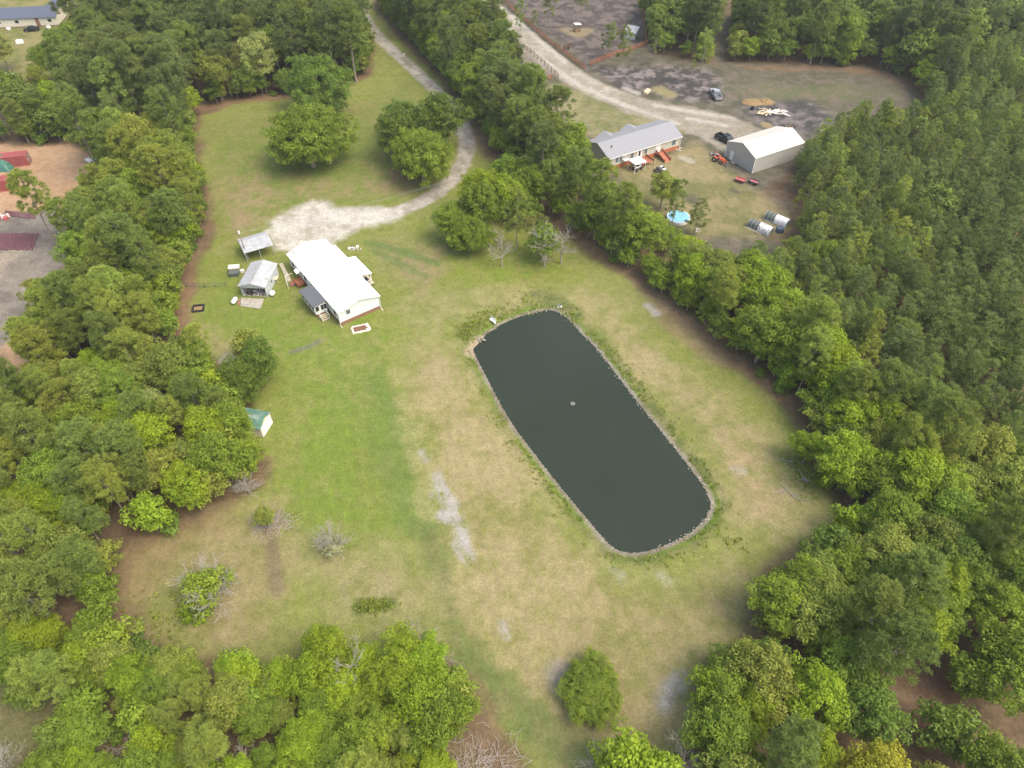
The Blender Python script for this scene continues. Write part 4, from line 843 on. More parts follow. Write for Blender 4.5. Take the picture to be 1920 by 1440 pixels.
def sedan(label, loc, rz, paint):
    e = thing('car', label, 'car', loc, rz); w_ = 1.8
    MB().prism([(2.25, .35), (2.25, .75), (1.2, .95), (-1.6, .98), (-2.25, .85), (-2.25, .35)], -w_/2, w_/2, 'y').build('body', M[paint], e, bevel=.06)
    MB().prism([(1.15, .94), (.45, 1.42), (-.9, 1.42), (-1.65, .96)], -w_/2+.12, w_/2-.12, 'y').build('cabin_windows', M['glass'], e); MB().box((-.22, 0, 1.43), (1.3, w_-.34, .05)).build('roof', M[paint], e, bevel=.02)
    for y in (-.65, .65): box('headlight', M['rim'], e, (2.25, y, .65), (.05, .35, .15))
    for x in (-1.35, 1.4):
        for y in (-w_/2+.08, w_/2-.08): wheel(e, x, y, .33, .2)
    return e
sedan('dark car parked against the wall of the blue roofed house', at(61, 58), nr+.1, 'black'); sedan('white car behind the trees at the left edge, below the blue roofed house', at(5, 98), nr+.5, 'tank')
sedan('white car half hidden at the right edge of the pine plantation', at(1921, 343), 1.2, 'tank')
sedan('blue and white car among the trees at the left edge', at(15, 147), 1.0, 'pool')
for px, py, lb in ((17, 56, 'white tank at the left corner of the blue roofed house'), (92, 53, 'white basin on the grass right of the dark car')):
    o = MB().lathe([(.02, 0), (.6, 0), (.7, .5), (.4, .75), (.02, .8)], n=12).build('tub', M['tank'], None); o.location = (*at(px, py), 0); tag(o, lb, 'tub')
o = MB().box((0, 0, .5), (2.2, 1.4, 1.0), taper=.8).build('white_cart', M['tank'], None, bevel=.1); o.location = (*at(38, 81), 0); o.rotation_euler = (0, 0, .3); tag(o, 'small white cart on the lawn below the blue roofed house', 'cart')
# west yard: containers, tarp, pipes
def container(label, pback, pfront, L):
    a, b = at(*pback), at(*pfront); d = (a-b)/np.linalg.norm(a-b); cx = (a+b)/2; e = thing('shipping_container', label, 'shipping container', cx, math.atan2(d[1], d[0])-math.pi/2)
    MB().box((-L/2, 0, 1.32), (L, 2.44, 2.5)).build('container_body', M['contr'], e)
    k = MB()
    for x in (-.05, -L+.05):
        for y in (-1.2, 1.2): k.box((x, y, 1.3), (.16, .16, 2.6))
    for y in (-1.2, 1.2): k.box((-L/2, y, 2.6), (L, .14, .12)).box((-L/2, y, .07), (L, .14, .14))
    k.build('frame', M['red'], e)
    for y in (-.58, .58):
        o = box('door', M['brick'], e, (.03, y, 1.3), (.06, 1.1, 2.3)); MB().tube((.09, y-.2, .2), (.09, y-.2, 2.4), .03).tube((.09, y+.2, .2), (.09, y+.2, 2.4), .03).build('lock_bar', M['tin'], o)
        box('placard', M['trim'], o, (.075, y, 1.75 if y > 0 else 1.3), (.02, .32, .32))
container('faded red shipping container beside the green tarpaulin in the sand yard', (60.7, 299.5), (55.5, 311.5), 6.1)
container('faded red shipping container in front of the green tarpaulin, at the left edge', (37.3, 345.5), (31.2, 357.5), 6.1)
rgp = np.random.RandomState(3); V = []; n_ = 22
for i in range(n_):
    for j in range(n_):
        u, v_ = i/(n_-1)*2-1, j/(n_-1)*2-1; e_ = max(abs(u), abs(v_)); z = 2.3*(1-e_**3)+.35*math.sin(3*u+2*v_)*(1-e_)+.25*math.sin(7*v_+u*3)*(1-e_)+.12*rgp.rand()
        V.append((u*3.4, v_*2.7, max(z, .02)))
Fq = [[i*n_+j, (i+1)*n_+j, (i+1)*n_+j+1, i*n_+j+1] for i in range(n_-1) for j in range(n_-1)]
o = bpy.data.objects.new('tarpaulin_heap', np_mesh('tarpaulin_heap', V, Fq, M['tarpg'], smooth=True)); COL.objects.link(o); o.location = (*at(2, 312), 0); tag(o, 'green tarpaulin draped over a heap between the two shipping containers', 'tarpaulin')
pl, ph = at(0, 468), at(72, 468); k0 = None; rg = random.Random(2)
ORD = 'first second third fourth fifth sixth seventh eighth ninth tenth eleventh twelfth thirteenth fourteenth fifteenth sixteenth seventeenth eighteenth nineteenth twentieth'.split()
for i in range(20):
    px = 64-i*3.75; a = at(px+8, 437, .15); b = at(px-6, 469, .15)
    if k0 is None: k0 = MB().tube((-.5, 0, 0), (.5, 0, 0), .17, n=8).build('steel_pipe', M['pipe'], None); o = k0
    else: o = k0.copy(); COL.objects.link(o)
    o.location = (*(a+b)/2, .17); o.rotation_euler = (0, 0, ang(a, b)+rg.uniform(-.04, .04)); o.scale = (float(np.linalg.norm(a-b))*rg.uniform(.88, 1.0), 1, 1)
    tag(o, ORD[i]+' maroon pipe from the right in the side by side row', 'pipe', 'maroon pipes laid in a row'); o['label'] = o['label']
for i in range(4):
    a = at(10, 396+i*2.2, .15); b = at(66, 401+i*2.6, .15); o = k0.copy(); COL.objects.link(o); o.location = (*(a+b)/2, .17); o.rotation_euler = (0, 0, ang(a, b)); o.scale = (float(np.linalg.norm(a-b)), 1, 1)
    tag(o, ['top', 'second', 'third', 'bottom'][i]+' pipe of the four long maroon pipes at the lower edge of the sand', 'pipe', 'long maroon pipes at the sand edge')
clutter('pallet_scrap', 'pale pallets and scrap at the left edge beside the long maroon pipes', 'scrap', *at(3, 408), 14, 1.6, .8, ['board', 'red'], 15, (.5, 1.2), 0)
t = thing('flatbed_trailer', 'white trailer glimpsed between the trees right of the shipping containers', 'trailer', at(184, 300), R_(50)); box('deck', M['tank'], t, (0, 0, .8), (5.0, 2.2, .2))
for y in (-1, 1): wheel(t, -.8, y, .4, .22); wheel(t, .2, y, .4, .22)

# pond edge, float, bench and other small things by the water
rg = np.random.RandomState(12); Vs = []; Fs = []; nb_ = 0
for k in range(len(POND)):
    a = POND[k]; b = POND[(k+1) % len(POND)]; L = np.linalg.norm(b-a); nr_ = np.array([b[1]-a[1], a[0]-b[0]])/L
    if np.dot(nr_, (a+b)/2-cen) < 0: nr_ = -nr_
    east = ((a+b)/2-cen)@np.array([.95, .31]) > 0
    for i in range(int(L*(7 if east else 3.2))):
        q = a+(b-a)*rg.rand()+nr_*(rg.normal()*(.22 if east else .12)+.12); s_ = rg.uniform(.05, .17 if east else .10)*(1.5 if rg.rand() < .06 else 1)
        z = WATER_Z+.05+max(0, (q-a)@nr_)*.1
        m = Matrix.Rotation(rg.rand()*6.28, 3, 'Z') @ Matrix.Rotation(rg.rand(), 3, 'X')
        for vx in ((1, 0, 0), (0, 1, 0), (-1, 0, 0), (0, -1, 0), (.1, .1, .8), (0, 0, -.8)):
            w = m @ Vector((vx[0]*s_*rg.uniform(.7, 1.2), vx[1]*s_*.8, vx[2]*s_)); Vs.append((q[0]+w.x, q[1]+w.y, z+w.z))
        Fs += [[nb_+f for f in t_] for t_ in ((0, 1, 4), (1, 2, 4), (2, 3, 4), (3, 0, 4), (1, 0, 5), (2, 1, 5), (3, 2, 5), (0, 3, 5))]; nb_ += 6
o = bpy.data.objects.new('pond_edge_stones', np_mesh('pond_edge_stones', Vs, Fs, M['rock'])); COL.objects.link(o); tag(o, 'line of pale rubble stones edging the pond', None, None, 'stuff')
t = thing('pond_aerator', 'small floating ring aerator in the middle of the pond', 'aerator', (*at(1074, 757, WATER_Z), WATER_Z)); t.scale = (.85, .85, .7)
MB().lathe([(.32, -.05), (.42, 0), (.42, .09), (.32, .14), (.24, .09), (.24, 0)], n=18).build('float_ring', M['wire'], t, smooth=True); MB().tube((0, 0, -.1), (0, 0, .1), .09, n=8).box((0, 0, .04), (.5, .04, .04)).box((0, 0, .04), (.04, .5, .04)).build('pump_head', M['dark'], t)
t = thing('bench', 'small white bench on the grass at the upper left of the pond', 'bench', (*at(924, 604), 0), R_(-48)); box('seat', M['trim'], t, (0, 0, .42), (1.5, .4, .06)); box('backrest', M['trim'], t, (0, .2, .7), (1.5, .05, .4))
for x in (-.65, .65): box('leg', M['trim'], t, (x, 0, .2), (.06, .36, .4))
clutter('dock_debris', 'pale bits of debris on the bank at the top right of the pond', 'debris', *at(1052, 574), 7, .6, .5, ['trim', 'rim', 'dark'], 19, (.15, .4), 0)
clutter('driftwood', 'pale driftwood lying on the sandy spit at the upper left of the pond', 'driftwood', *at(902, 636), 6, .6, .5, ['twig'], 21, (.2, .8), -.3)
# fallen branches at the right of the field, brush heap at the left
def brush(name, label, cat, px, py, n, sx, sy, seed, m='twig', ln=(.8, 2.2)):
    rg = random.Random(seed); e = MB()
    for i in range(n):
        x, y = rg.gauss(0, sx), rg.gauss(0, sy); a_ = rg.uniform(0, 6.28); l = rg.uniform(*ln); z = rg.uniform(.02, .3)
        e.tube((x, y, z), (x+math.cos(a_)*l*.5, y+math.sin(a_)*l*.5, z+rg.uniform(0, .3)), .035, .025, 4, False).tube((x+math.cos(a_)*l*.5, y+math.sin(a_)*l*.5, z+.1), (x+math.cos(a_+.4)*l, y+math.sin(a_+.4)*l, z), .025, .01, 4, False)
    o = e.build(name, M[m]); o.location = (*at(px, py), 0); return tag(o, label, cat)
brush('brush_heap', 'low heap of grey brush on the dry grass at the left', 'brush heap', 510, 980, 150, 1.3, .9, 5)
for i, (px, py, a_, l, lb) in enumerate(((1462, 860, -.5, 2.0, 'topmost fallen pale branch at the right end of the field'), (1497, 880, -1.4, 2.0, 'upright pointing fallen branch, third from the top at the right end of the field'), (1492, 902, .2, 1.5, 'short fallen branch at the lower right of the fallen branches'), (1466, 910, -1.1, 3.2, 'longest fallen branch, lowest of those at the right end of the field'), (1448, 925, .2, 1.5, 'faint fallen branch at the lower left of the fallen branches'))):
    rg = random.Random(40+i); e = MB(); 
    def gr(p, a, l, r, lv):
        q = p+Vector((math.cos(a), math.sin(a), .05))*l; e.tube(p, q, r, r*.5, 4, False)
        if lv < 3:
            for _ in range(3): gr(p.lerp(q, rg.uniform(.4, 1)), a+rg.uniform(-.9, .9), l*rg.uniform(.35, .6), r*.55, lv+1)
    gr(Vector((0, 0, .12)), a_, l, .06, 0); o = e.build('fallen_branch', M['dead']); o.location = (*at(px, py), 0); tag(o, lb, 'branch', 'fallen branches on the field edge')
brush('brush_heap', 'thin grey brush scattered under the lower right corner of the bottom clump', 'brush heap', 905, 1430, 110, 2.2, 1.4, 9, ln=(1, 3))
brush('brush_heap', 'reddish brush under the trees in the bottom left corner', 'brush heap', 235, 1410, 90, 1.6, 1.6, 10, ln=(1, 2.6))
t = thing('marker_post', 'white post beside the upper part of the driveway', 'post', at(758, 107)); MB().tube((0, 0, 0), (0, 0, 1.1), .06, n=6).build('post', M['trim'], t); box('sign_plate', M['trim'], t, (0, 0, 1.0), (.5, .08, .4))
# low weeds on the pond bank and in the dry field
rg = np.random.RandomState(8)
def tufts(name, label, P, n, size, col, seed):
    rg = np.random.RandomState(seed); x0, y0 = P.min(0); x1, y1 = P.max(0); q = np.stack([rg.uniform(x0, x1, n), rg.uniform(y0, y1, n)], 1); return q
def weeds(name, label, Q, s0, s1, col, seed):
    rg = np.random.RandomState(seed); k = 9; C = np.repeat(Q, k, 0)+rg.normal(size=(len(Q)*k, 2))*.16; z = np.repeat(ground_z(Q[:, 0], Q[:, 1]), k)
    s_ = rg.uniform(s0, s1, len(C)); out = np.stack([rg.normal(size=len(C)), rg.normal(size=len(C)), 1.0+rg.rand(len(C))], 1); out /= np.linalg.norm(out, axis=1, keepdims=True)
    N = np.cross(out, rg.normal(size=out.shape)); N /= np.linalg.norm(N, axis=1, keepdims=True); C3 = np.column_stack([C, z+s_*.6])
    t2 = np.cross(N, out); V = np.stack([C3-out*s_[:, None], C3+t2*s_[:, None]*.45, C3+out*s_[:, None], C3-t2*s_[:, None]*.45], 1).reshape(-1, 3)
    me = np_mesh(name, V, np.arange(len(V)).reshape(-1, 4), M['leafw'], np.repeat(rg.rand(len(C)), 4)); o = bpy.data.objects.new(name, me); COL.objects.link(o); o.color = (*col, 1); tag(o, label, None, None, 'stuff')
M['leafw'] = leafmat('weed leaves', 0.7, 0.3)
Qp = []
for k in range(len(POND)):
    a = POND[k]; b = POND[(k+1) % len(POND)]; L = np.linalg.norm(b-a); nr_ = np.array([b[1]-a[1], a[0]-b[0]])/L
    if np.dot(nr_, (a+b)/2-cen) < 0: nr_ = -nr_
    for i in range(int(L*7)):
        q = a+(b-a)*rg.rand()+nr_*(.7+abs(rg.normal())*1.1)
        if vnoise(q[0], q[1], .35, 5) > .42: Qp.append(q)
for px, py, n_, s_ in ((880, 615, 60, 1.1), (895, 600, 60, 1.3), (870, 628, 40, .8), (925, 590, 60, 1.6), (1000, 570, 80, 2.2), (1070, 590, 50, 1.2), (700, 1136, 160, 1.1), (1380, 1020, 20, 1), (1500, 870, 70, 1.4), (1520, 905, 50, 1.2), (300, 1150, 40, 2), (330, 1190, 40, 2), (290, 1120, 20, 2)):
    c__ = at(px, py)
    for i in range(n_): Qp.append(c__+rg.normal(size=2)*np.array([s_, s_*.45 if px == 700 else s_]))
weeds('bank_weeds', 'low green weeds on the pond bank and field edges', np.array(Qp), .07, .20, (.24, .31, .055), 3)

# ------------------------------------------------------------------ plants
def unit(v): return v/(np.linalg.norm(v, axis=-1, keepdims=True)+1e-9)
def cards(C, N, LA, a, b, rg, four=True):
    """leaf cards: centres C, normals N, long half-length a, half-width b; LA long-axis hint or None"""
    n = len(C)
    r = rg.normal(size=(n, 3)) if LA is None else LA
    t1 = unit(r-(r*N).sum(1, keepdims=True)*N) if LA is None else unit(LA)
    t2 = unit(np.cross(N, t1)); a = np.reshape(a, (-1, 1)); b = np.reshape(b, (-1, 1))
    V = np.stack([C-t1*a, C+t2*b-t1*a*.1, C+t1*a, C-t2*b-t1*a*.1], 1).reshape(-1, 3)
    return V, np.arange(n*4).reshape(-1, 4)
def crown_broad(name, seed, R, zc, hz, nclump, nleaf, leaf, open_=0.0, rc0=.30):
    rg = np.random.RandomState(seed); n = nclump
    d = unit(rg.normal(size=(n*3, 3))); d = d[d[:, 2] > -.72][:n]; n = len(d)
    ph = rg.rand(4)*6.28; az = np.arctan2(d[:, 1], d[:, 0])
    lobe = 1+.16*np.sin(2*az+ph[0])+.13*np.sin(3*az+ph[1])+.09*np.sin(5*az+ph[2]+3*d[:, 2])
    rr = (.50+.48*rg.rand(n))*lobe
    k = rg.rand(n) < .25; rr[k] *= .6
    C = np.stack([d[:, 0]*R*rr, d[:, 1]*R*rr, zc+d[:, 2]*hz*(.5+.42*rg.rand(n))*(.9+.1*lobe)], 1)
    rc = R*rc0*(.6+.65*rg.rand(n)); ct = rg.rand(n)
    Vs = []; T = []
    for i in range(n):
        m = int(nleaf*(rc[i]/(R*rc0))**2)
        l = unit(rg.normal(size=(m, 3))); l = l[(l[:, 2] > -.55)]; m = len(l)
        rad = rc[i]*(.62+.5*rg.rand(m)**.7)*(1+.22*np.sin(4*np.arctan2(l[:, 1], l[:, 0])+ct[i]*20))
        P = C[i]+l*rad[:, None]*np.array([1, 1, .72])
        N = unit(l*.9+rg.normal(size=(m, 3))*.55+np.array([0, 0, .45]))
        s = leaf*(.6+.8*rg.rand(m))
        v, _ = cards(P, N, None, s, s*.62, rg); Vs.append(v); T.append(np.repeat(np.clip(ct[i]*.55+rg.rand(m)*.45, 0, 1), 4))
    V = np.concatenate(Vs); T = np.concatenate(T)
    me = np_mesh(name, V, np.arange(len(V)).reshape(-1, 4), M['leaf'], T)
    return me, C
def crown_pine(name, seed, R, z0, z1, nclump, nneed, cone, rc0, nl=.24):
    rg = np.random.RandomState(seed); n = nclump
    t = rg.rand(n)**(.85 if cone else .8); az = rg.rand(n)*6.283
    if cone: prof = (1-t)**.55*.92+.10
    else: prof = np.sqrt(np.clip(1-((t-.42)/.62)**2, .05, 1))
    ph = rg.rand(3)*6.28
    rr = R*prof*(1+.18*np.sin(2*az+ph[0])+.14*np.sin(3*az+ph[1]))*np.sqrt(.12+.88*rg.rand(n))
    C = np.stack([np.cos(az)*rr, np.sin(az)*rr, z0+(z1-z0)*t+rr/R*.4], 1)
    ct = rg.rand(n); rc = rc0*(.65+.7*rg.rand(n))*(1 if not cone else (1-.45*t))
    Vs = []; T = []
    for i in range(n):
        m = int(nneed*(rc[i]/rc0)**2); l = unit(rg.normal(size=(m, 3))+np.array([0, 0, .55])); 
        P = C[i]+l*(rc[i]*(.25+.6*rg.rand(m)))[:, None]*np.array([1, 1, .8])
        s = nl*(.7+.6*rg.rand(m)); out = unit(l+rg.normal(size=(m, 3))*.35)
        N = unit(np.cross(out, rg.normal(size=(m, 3))))
        N = np.where(N[:, 2:3] < 0, -N, N)
        v, _ = cards(P, N, out, s, s*.26, rg); Vs.append(v); T.append(np.repeat(np.clip(ct[i]*.5+rg.rand(m)*.5, 0, 1), 4))
    V = np.concatenate(Vs); T = np.concatenate(T)
    return np_mesh(name, V, np.arange(len(V)).reshape(-1, 4), M['needle'], T), C
def trunk_mesh(name, seed, h, r, C, limbs, matl, z0=.25):
    rg = random.Random(seed); mb = MB(); pts = []; x = y = 0; k = 6
    for i in range(k+1): pts.append((x, y, h*i/k)); x += rg.uniform(-.02, .02)*h/6; y += rg.uniform(-.02, .02)*h/6
    for i in range(k): mb.tube(pts[i], pts[i+1], r*(1-.8*i/k)*(1.25 if i == 0 else 1), r*(1-.8*(i+1)/k), 7, i in (0, k-1))
    for j in rg.sample(range(len(C)), min(limbs, len(C))):
        c = C[j]; d = math.hypot(c[0], c[1]); z = max(h*z0, min(c[2]-d*.45, h*.92)); f = z/h
        ii = min(k-1, int(f*k)); p = Vector(pts[ii]); p.z = z
        mid = Vector((c[0]*.5+p.x*.5, c[1]*.5+p.y*.5, (z+c[2])/2-.05*d)); rr = r*(.42 if f < .6 else .28)
        mb.tube(p, mid, rr, rr*.6, 5, False).tube(mid, c, rr*.6, rr*.2, 4, False)
    me = bpy.data.meshes.new(name); me.from_pydata(mb.v, [], mb.f); me.update(); me.materials.append(matl); return me
def dead_mesh(name, seed, h, r, spread, nb, depth=3, droop=0.0):
    rg = random.Random(seed); mb = MB()
    def grow(p, d, l, rad, lev):
        q = p
        for s in range(3):
            d2 = (d+Vector((rg.uniform(-.22, .22), rg.uniform(-.22, .22), rg.uniform(-.12, .16)-droop))).normalized()
            e = q+d2*l/3; mb.tube(q, e, max(.018, rad*(1-.22*s)), max(.012, rad*(1-.22*(s+1))), 4 if lev < 2 else 3, False)
            if lev < depth:
                for _ in range(2 if lev else 2):
                    sd = (d2+Vector((rg.uniform(-.9, .9), rg.uniform(-.9, .9), rg.uniform(-.3, .6)))).normalized()
                    grow(e, sd, l*rg.uniform(.38, .58), rad*.5, lev+1)
            q = e; d = d2
    k = 6; pts = [Vector((rg.uniform(-.06, .06)*i, rg.uniform(-.06, .06)*i, h*.92*i/k)) for i in range(k+1)]
    for i in range(k): mb.tube(pts[i], pts[i+1], r*(1-.13*i), r*(1-.13*(i+1)), 6, False)
    for i in range(nb):
        a = 6.283*i/nb*1.0+rg.uniform(-.4, .4)+i*2.4; f = .35+.63*(i/nb); p = pts[min(k, int(f*k))]
        grow(p, Vector((math.cos(a), math.sin(a), .25+.6*f)).normalized(), spread*(1.15-.55*f)*rg.uniform(.8, 1.15), r*.42*(1.1-.5*f), 1)
    me = bpy.data.meshes.new(name); me.from_pydata(mb.v, [], mb.f); me.update(); me.materials.append(M['dead']); return me
PROTO = {}
def proto(kind, lst): PROTO[kind] = lst
L_ = []
for i in range(6):
    R = 4.6; h = 12.5; c, C = crown_broad('crown', 100+i, R, 7.4, 4.9, 185, 125, .155, rc0=.175); L_.append((c, trunk_mesh('trunk', i, 10.5, .26, C, 12, M['bark'])))
proto('broad', L_)
L_ = []
for i in range(3):
    c, C = crown_broad('crown', 140+i, 9.0, 7.6, 7.2, 480, 170, .175, rc0=.115); L_.append((c, trunk_mesh('trunk', 20+i, 12.0, .55, C, 22, M['bark'], .15)))
proto('big', L_)
L_ = []
for i in range(4):
    c, C = crown_broad('crown', 170+i, 2.6, 3.9, 3.1, 55, 95, .17, rc0=.28); L_.append((c, trunk_mesh('trunk', 30+i, 6.0, .12, C, 9, M['bark'])))
proto('small', L_)
L_ = []
for i in range(5):
    c, C = crown_pine('crown', 200+i, 3.9, 8.0, 18.5, 150, 90, False, .85, .24); L_.append((c, trunk_mesh('trunk', 40+i, 17.5, .24, C, 16, M['bark'], .42)))
proto('pine', L_)
L_ = []
for i in range(5):
    c, C = crown_pine('crown', 240+i, 2.9, 2.2, 10.8, 130, 62, True, .68, .19); L_.append((c, trunk_mesh('trunk', 60+i, 10.8, .13, C, 10, M['bark'], .15)))
proto('young', L_)
L_ = []
for i in range(3):
    c, C = crown_pine('crown', 270+i, 2.3, 4.0, 12.5, 60, 50, False, .65, .22); L_.append((c, trunk_mesh('trunk', 70+i, 12.0, .12, C, 14, M['bark'], .3)))
proto('sparse', L_)
L_ = []
for i in range(4):
    c, C = crown_broad('crown', 300+i, 1.25, .75, .75, 14, 60, .15, rc0=.38); L_.append((c, trunk_mesh('trunk', 80+i, .9, .04, C, 5, M['bark'])))
proto('shrub', L_)
DEAD = [dead_mesh('branches', 5, 9.0, .20, 3.6, 15), dead_mesh('branches', 9, 7.5, .17, 3.0, 13), dead_mesh('branches', 14, 3.6, .13, 2.9, 20)]
TONES = {'bright': ((.235, .345, .032), 'bright yellow green'), 'mid': ((.190, .285, .042), 'mid green'), 'deep': ((.135, .215, .042), 'dark green'),
         'olive': ((.225, .285, .065), 'olive green'), 'sage': ((.27, .325, .115), 'pale sage green'), 'gold': ((.38, .40, .05), 'golden green'),
         'pdark': ((.170, .230, .085), 'dark olive'), 'pmid': ((.205, .280, .080), 'olive green'), 'plite': ((.27, .345, .085), 'light olive green')}
TONES = {k: (tuple(min(.5, c*f) for c, f in zip(v[0], (1.16, 1.14, 1.0))), v[1]) for k, v in TONES.items()}
KN = {'broad': ('broadleaf_tree', 'broadleaf tree', 4.6), 'big': ('oak_tree', 'oak tree', 9.0), 'small': ('small_tree', 'small tree', 2.6), 'pine': ('pine_tree', 'pine tree', 3.9),
      'young': ('young_pine', 'young pine', 2.9), 'sparse': ('thin_pine', 'thin pine', 2.3), 'shrub': ('shrub', 'shrub', 1.2)}
rT = random.Random(77)
TREES = []
def add_tree(kind, x, y, tone, sc=1.0, label=None, group=None, zs=None, z=0.0):
    me_c, me_t = rT.choice(PROTO[kind]); nm, cat, R = KN[kind]
    e = bpy.data.objects.new(nm, None); COL.objects.link(e); e.location = (x, y, z); e.rotation_euler = (0, 0, rT.random()*6.283)
    s = sc; e.scale = (s, s, s*(zs or (rT.uniform(.92, 1.08) if kind != 'young' else rT.uniform(.85, 1.12))))
    j = rT.uniform(.86, 1.14); b = TONES[tone][0]; w = rT.uniform(.93, 1.07)
    t = bpy.data.objects.new('trunk', me_t); c = bpy.data.objects.new('crown', me_c)
    for o in (t, c): COL.objects.link(o); o.parent = e
    j *= 1.0 if kind == 'young' else .95; c.color = (b[0]*j*w, b[1]*j, b[2]*j/w, 1)
    e['category'] = cat
    if label: e['label'] = label
    if group: e['group'] = group
    TREES.append(dict(o=e, kind=kind, x=x, y=y, tone=tone, sc=s, label=label)); return e
def add_dead(px, py, k, s, label, zt=0.0):
    x, y = at(px, py, zt); e = thing('dead_tree', label, 'dead tree', (x, y), rT.random()*6.28)
    o = bpy.data.objects.new('branches', DEAD[k]); COL.objects.link(o); o.parent = e; e.scale = (s, s, s); TREES.append(dict(o=e, kind='dead', x=x, y=y, tone='', sc=s, label=label)); return e

# single trees, placed by the foot of their trunk
A_ = add_tree
def T(kind, px, py, tone, sc, label, z=0.0, zs=None):
    x, y = at(px, py, z); return A_(kind, x, y, tone, sc, label, zs=zs)
T('big', 588, 312, 'mid', 1.05, 'large round bright oak standing alone on the north lawn', zs=.95)
T('big', 606, 215, 'deep', .98, 'dark oak at the head of the north lawn, just above the lone round oak')
T('big', 795, 338, 'mid', .84, 'big oak inside the bend of the gravel driveway', zs=1.0)
T('big', 762, 262, 'deep', .66, 'oak at the upper left of the clump inside the driveway bend')
T('broad', 830, 285, 'deep', 1.25, 'oak pressed against the inner edge of the driveway bend')
T('broad', 752, 300, 'deep', 1.1, 'tree at the left side of the clump inside the driveway bend')
T('big', 800, 290, 'deep', .66, 'darker oak in the middle of the clump inside the driveway bend')
T('pine', 668, 153, 'pmid', 1.1, 'tall pine with a bare trunk at the top edge of the north lawn')
T('broad', 500, 172, 'sage', 1.25, 'pale sage broadleaf at the top left of the north lawn, beside the dark oak')
T('broad', 470, 168, 'sage', 1.0, 'smaller pale sage broadleaf left of the big pale one at the lawn head')
# grove north of the pond
T('big', 880, 470, 'mid', .52, 'round green oak at the lower left of the grove above the pond')
T('broad', 846, 452, 'mid', .78, 'leftmost green tree of the grove above the pond')
T('broad', 905, 440, 'mid', .95, 'green tree behind the round oak in the grove above the pond')
T('broad', 900, 405, 'bright', .85, 'bright green tree at the top left of the grove above the pond')
T('broad', 948, 410, 'bright', .92, 'bright green tree at the top middle of the grove above the pond')
T('broad', 995, 400, 'mid', .92, 'green tree at the top right of the grove above the pond')
T('broad', 950, 375, 'mid', .85, 'topmost green tree of the grove, by the outer edge of the driveway bend')
T('broad', 985, 425, 'deep', .6, 'small dark tree between the grove and the bare trees')
T('sparse', 968, 470, 'plite', 1.05, 'thin light pine among the bare trees above the pond')
T('small', 1018, 488, 'mid', 1.2, 'leafy small tree between the two bare trees above the pond')
T('sparse', 1008, 478, 'pmid', .8, 'short thin pine beside the leafy small tree above the pond')
add_dead(941, 500, 1, .95, 'bare bleached tree at the left, below the grove above the pond')
add_dead(1021, 500, 0, .95, 'bare bleached tree with a straight trunk in the middle of the lawn above the pond')
add_dead(1052, 494, 1, 1.05, 'bare leaning bleached tree right of the straight bare trunk above the pond')
add_dead(900, 405, 1, .7, 'bare grey snag poking out of the bright trees at the top left of the grove')
# west side
T('big', 462, 742, 'deep', .50, 'dark round tree on the west lawn above the green roofed shed')
T('broad', 500, 712, 'deep', .72, 'dark tree at the right of the dark round tree above the green roofed shed')
T('small', 472, 680, 'plite', 1.0, 'thin pale tree at the top of the dark clump above the green roofed shed')
T('broad', 455, 838, 'mid', 0.72, 'green tree hiding the left end of the green roofed shed')
T('broad', 430, 905, 'mid', 0.80, 'green tree below the green roofed shed at the lawn edge')
T('broad', 405, 850, 'bright', 0.76, 'bright tree behind the green roofed shed')
T('broad', 472, 888, 'mid', .62, 'small green tree directly below the green roofed shed')
T('broad', 372, 940, 'bright', 0.65, 'bright yellow green tree at the edge of the dry grass on the left')
T('broad', 302, 870, 'bright', 0.84, 'bright yellow green tree two crowns left of the green roofed shed')
add_dead(468, 925, 2, .7, 'bare grey branches at the lower right of the trees below the green roofed shed')
dt = add_dead(627, 1030, 2, .85, 'small bare bleached tree standing alone on the dry grass left of the sand patches')
hd = T('small', 402, 1125, 'mid', 1.0, 'half dead tree with leafy heart on the dry grass at the lower left')
o = bpy.data.objects.new('branches', DEAD[2]); COL.objects.link(o); o.parent = hd; o.scale = (1.3, 1.3, 1.2)
o = bpy.data.objects.new('branches', DEAD[0]); COL.objects.link(o); o.parent = hd; o.scale = (.85, .85, .55); o.rotation_euler = (0, 0, 1)
o = bpy.data.objects.new('crown', PROTO['shrub'][0][0]); COL.objects.link(o); o.parent = dt; o.scale = (1.7, 1.7, 1.6); o.location = (0, 0, .6); o.color = (.34, .38, .20, 1)
T('shrub', 372, 1160, 'bright', 1.3, 'shrub at the foot of the half dead tree')
T('small', 505, 985, 'olive', .55, 'tiny thin tree on the brush heap at the left of the dry grass')
# lone tree at the bottom, and the bright clump at its left
T('big', 1108, 1306, 'mid', .45, 'round green tree standing alone on the dry field at the bottom', zs=.55)
for px, py, t, s, l in ((625, 1262, 'bright', .95, 'bright tree at the upper left of the bottom clump'), (690, 1275, 'bright', .8, 'bright tree left of the bare tree in the bottom clump'), (595, 1300, 'bright', .9, 'bright tree at the left side of the bottom clump'),
                        (770, 1262, 'bright', 1.0, 'tallest bright tree at the top of the bottom clump'), (820, 1275, 'bright', .85, 'bright tree at the upper right of the bottom clump'), (745, 1305, 'bright', .9, 'bright tree in the middle of the bottom clump'),
                        (860, 1320, 'mid', .8, 'green tree at the right edge of the bottom clump'), (850, 1375, 'mid', 1.0, 'green tree at the lower right corner of the bottom clump'), (800, 1345, 'bright', 1.0, 'bright tree at the lower middle of the bottom clump')):
    T('broad', px-(14 if px > 800 else 0), py-2, t, s*.70, l)
add_dead(668, 1290, 1, 1.0, 'bare bleached tree rising from the bright clump at the bottom')
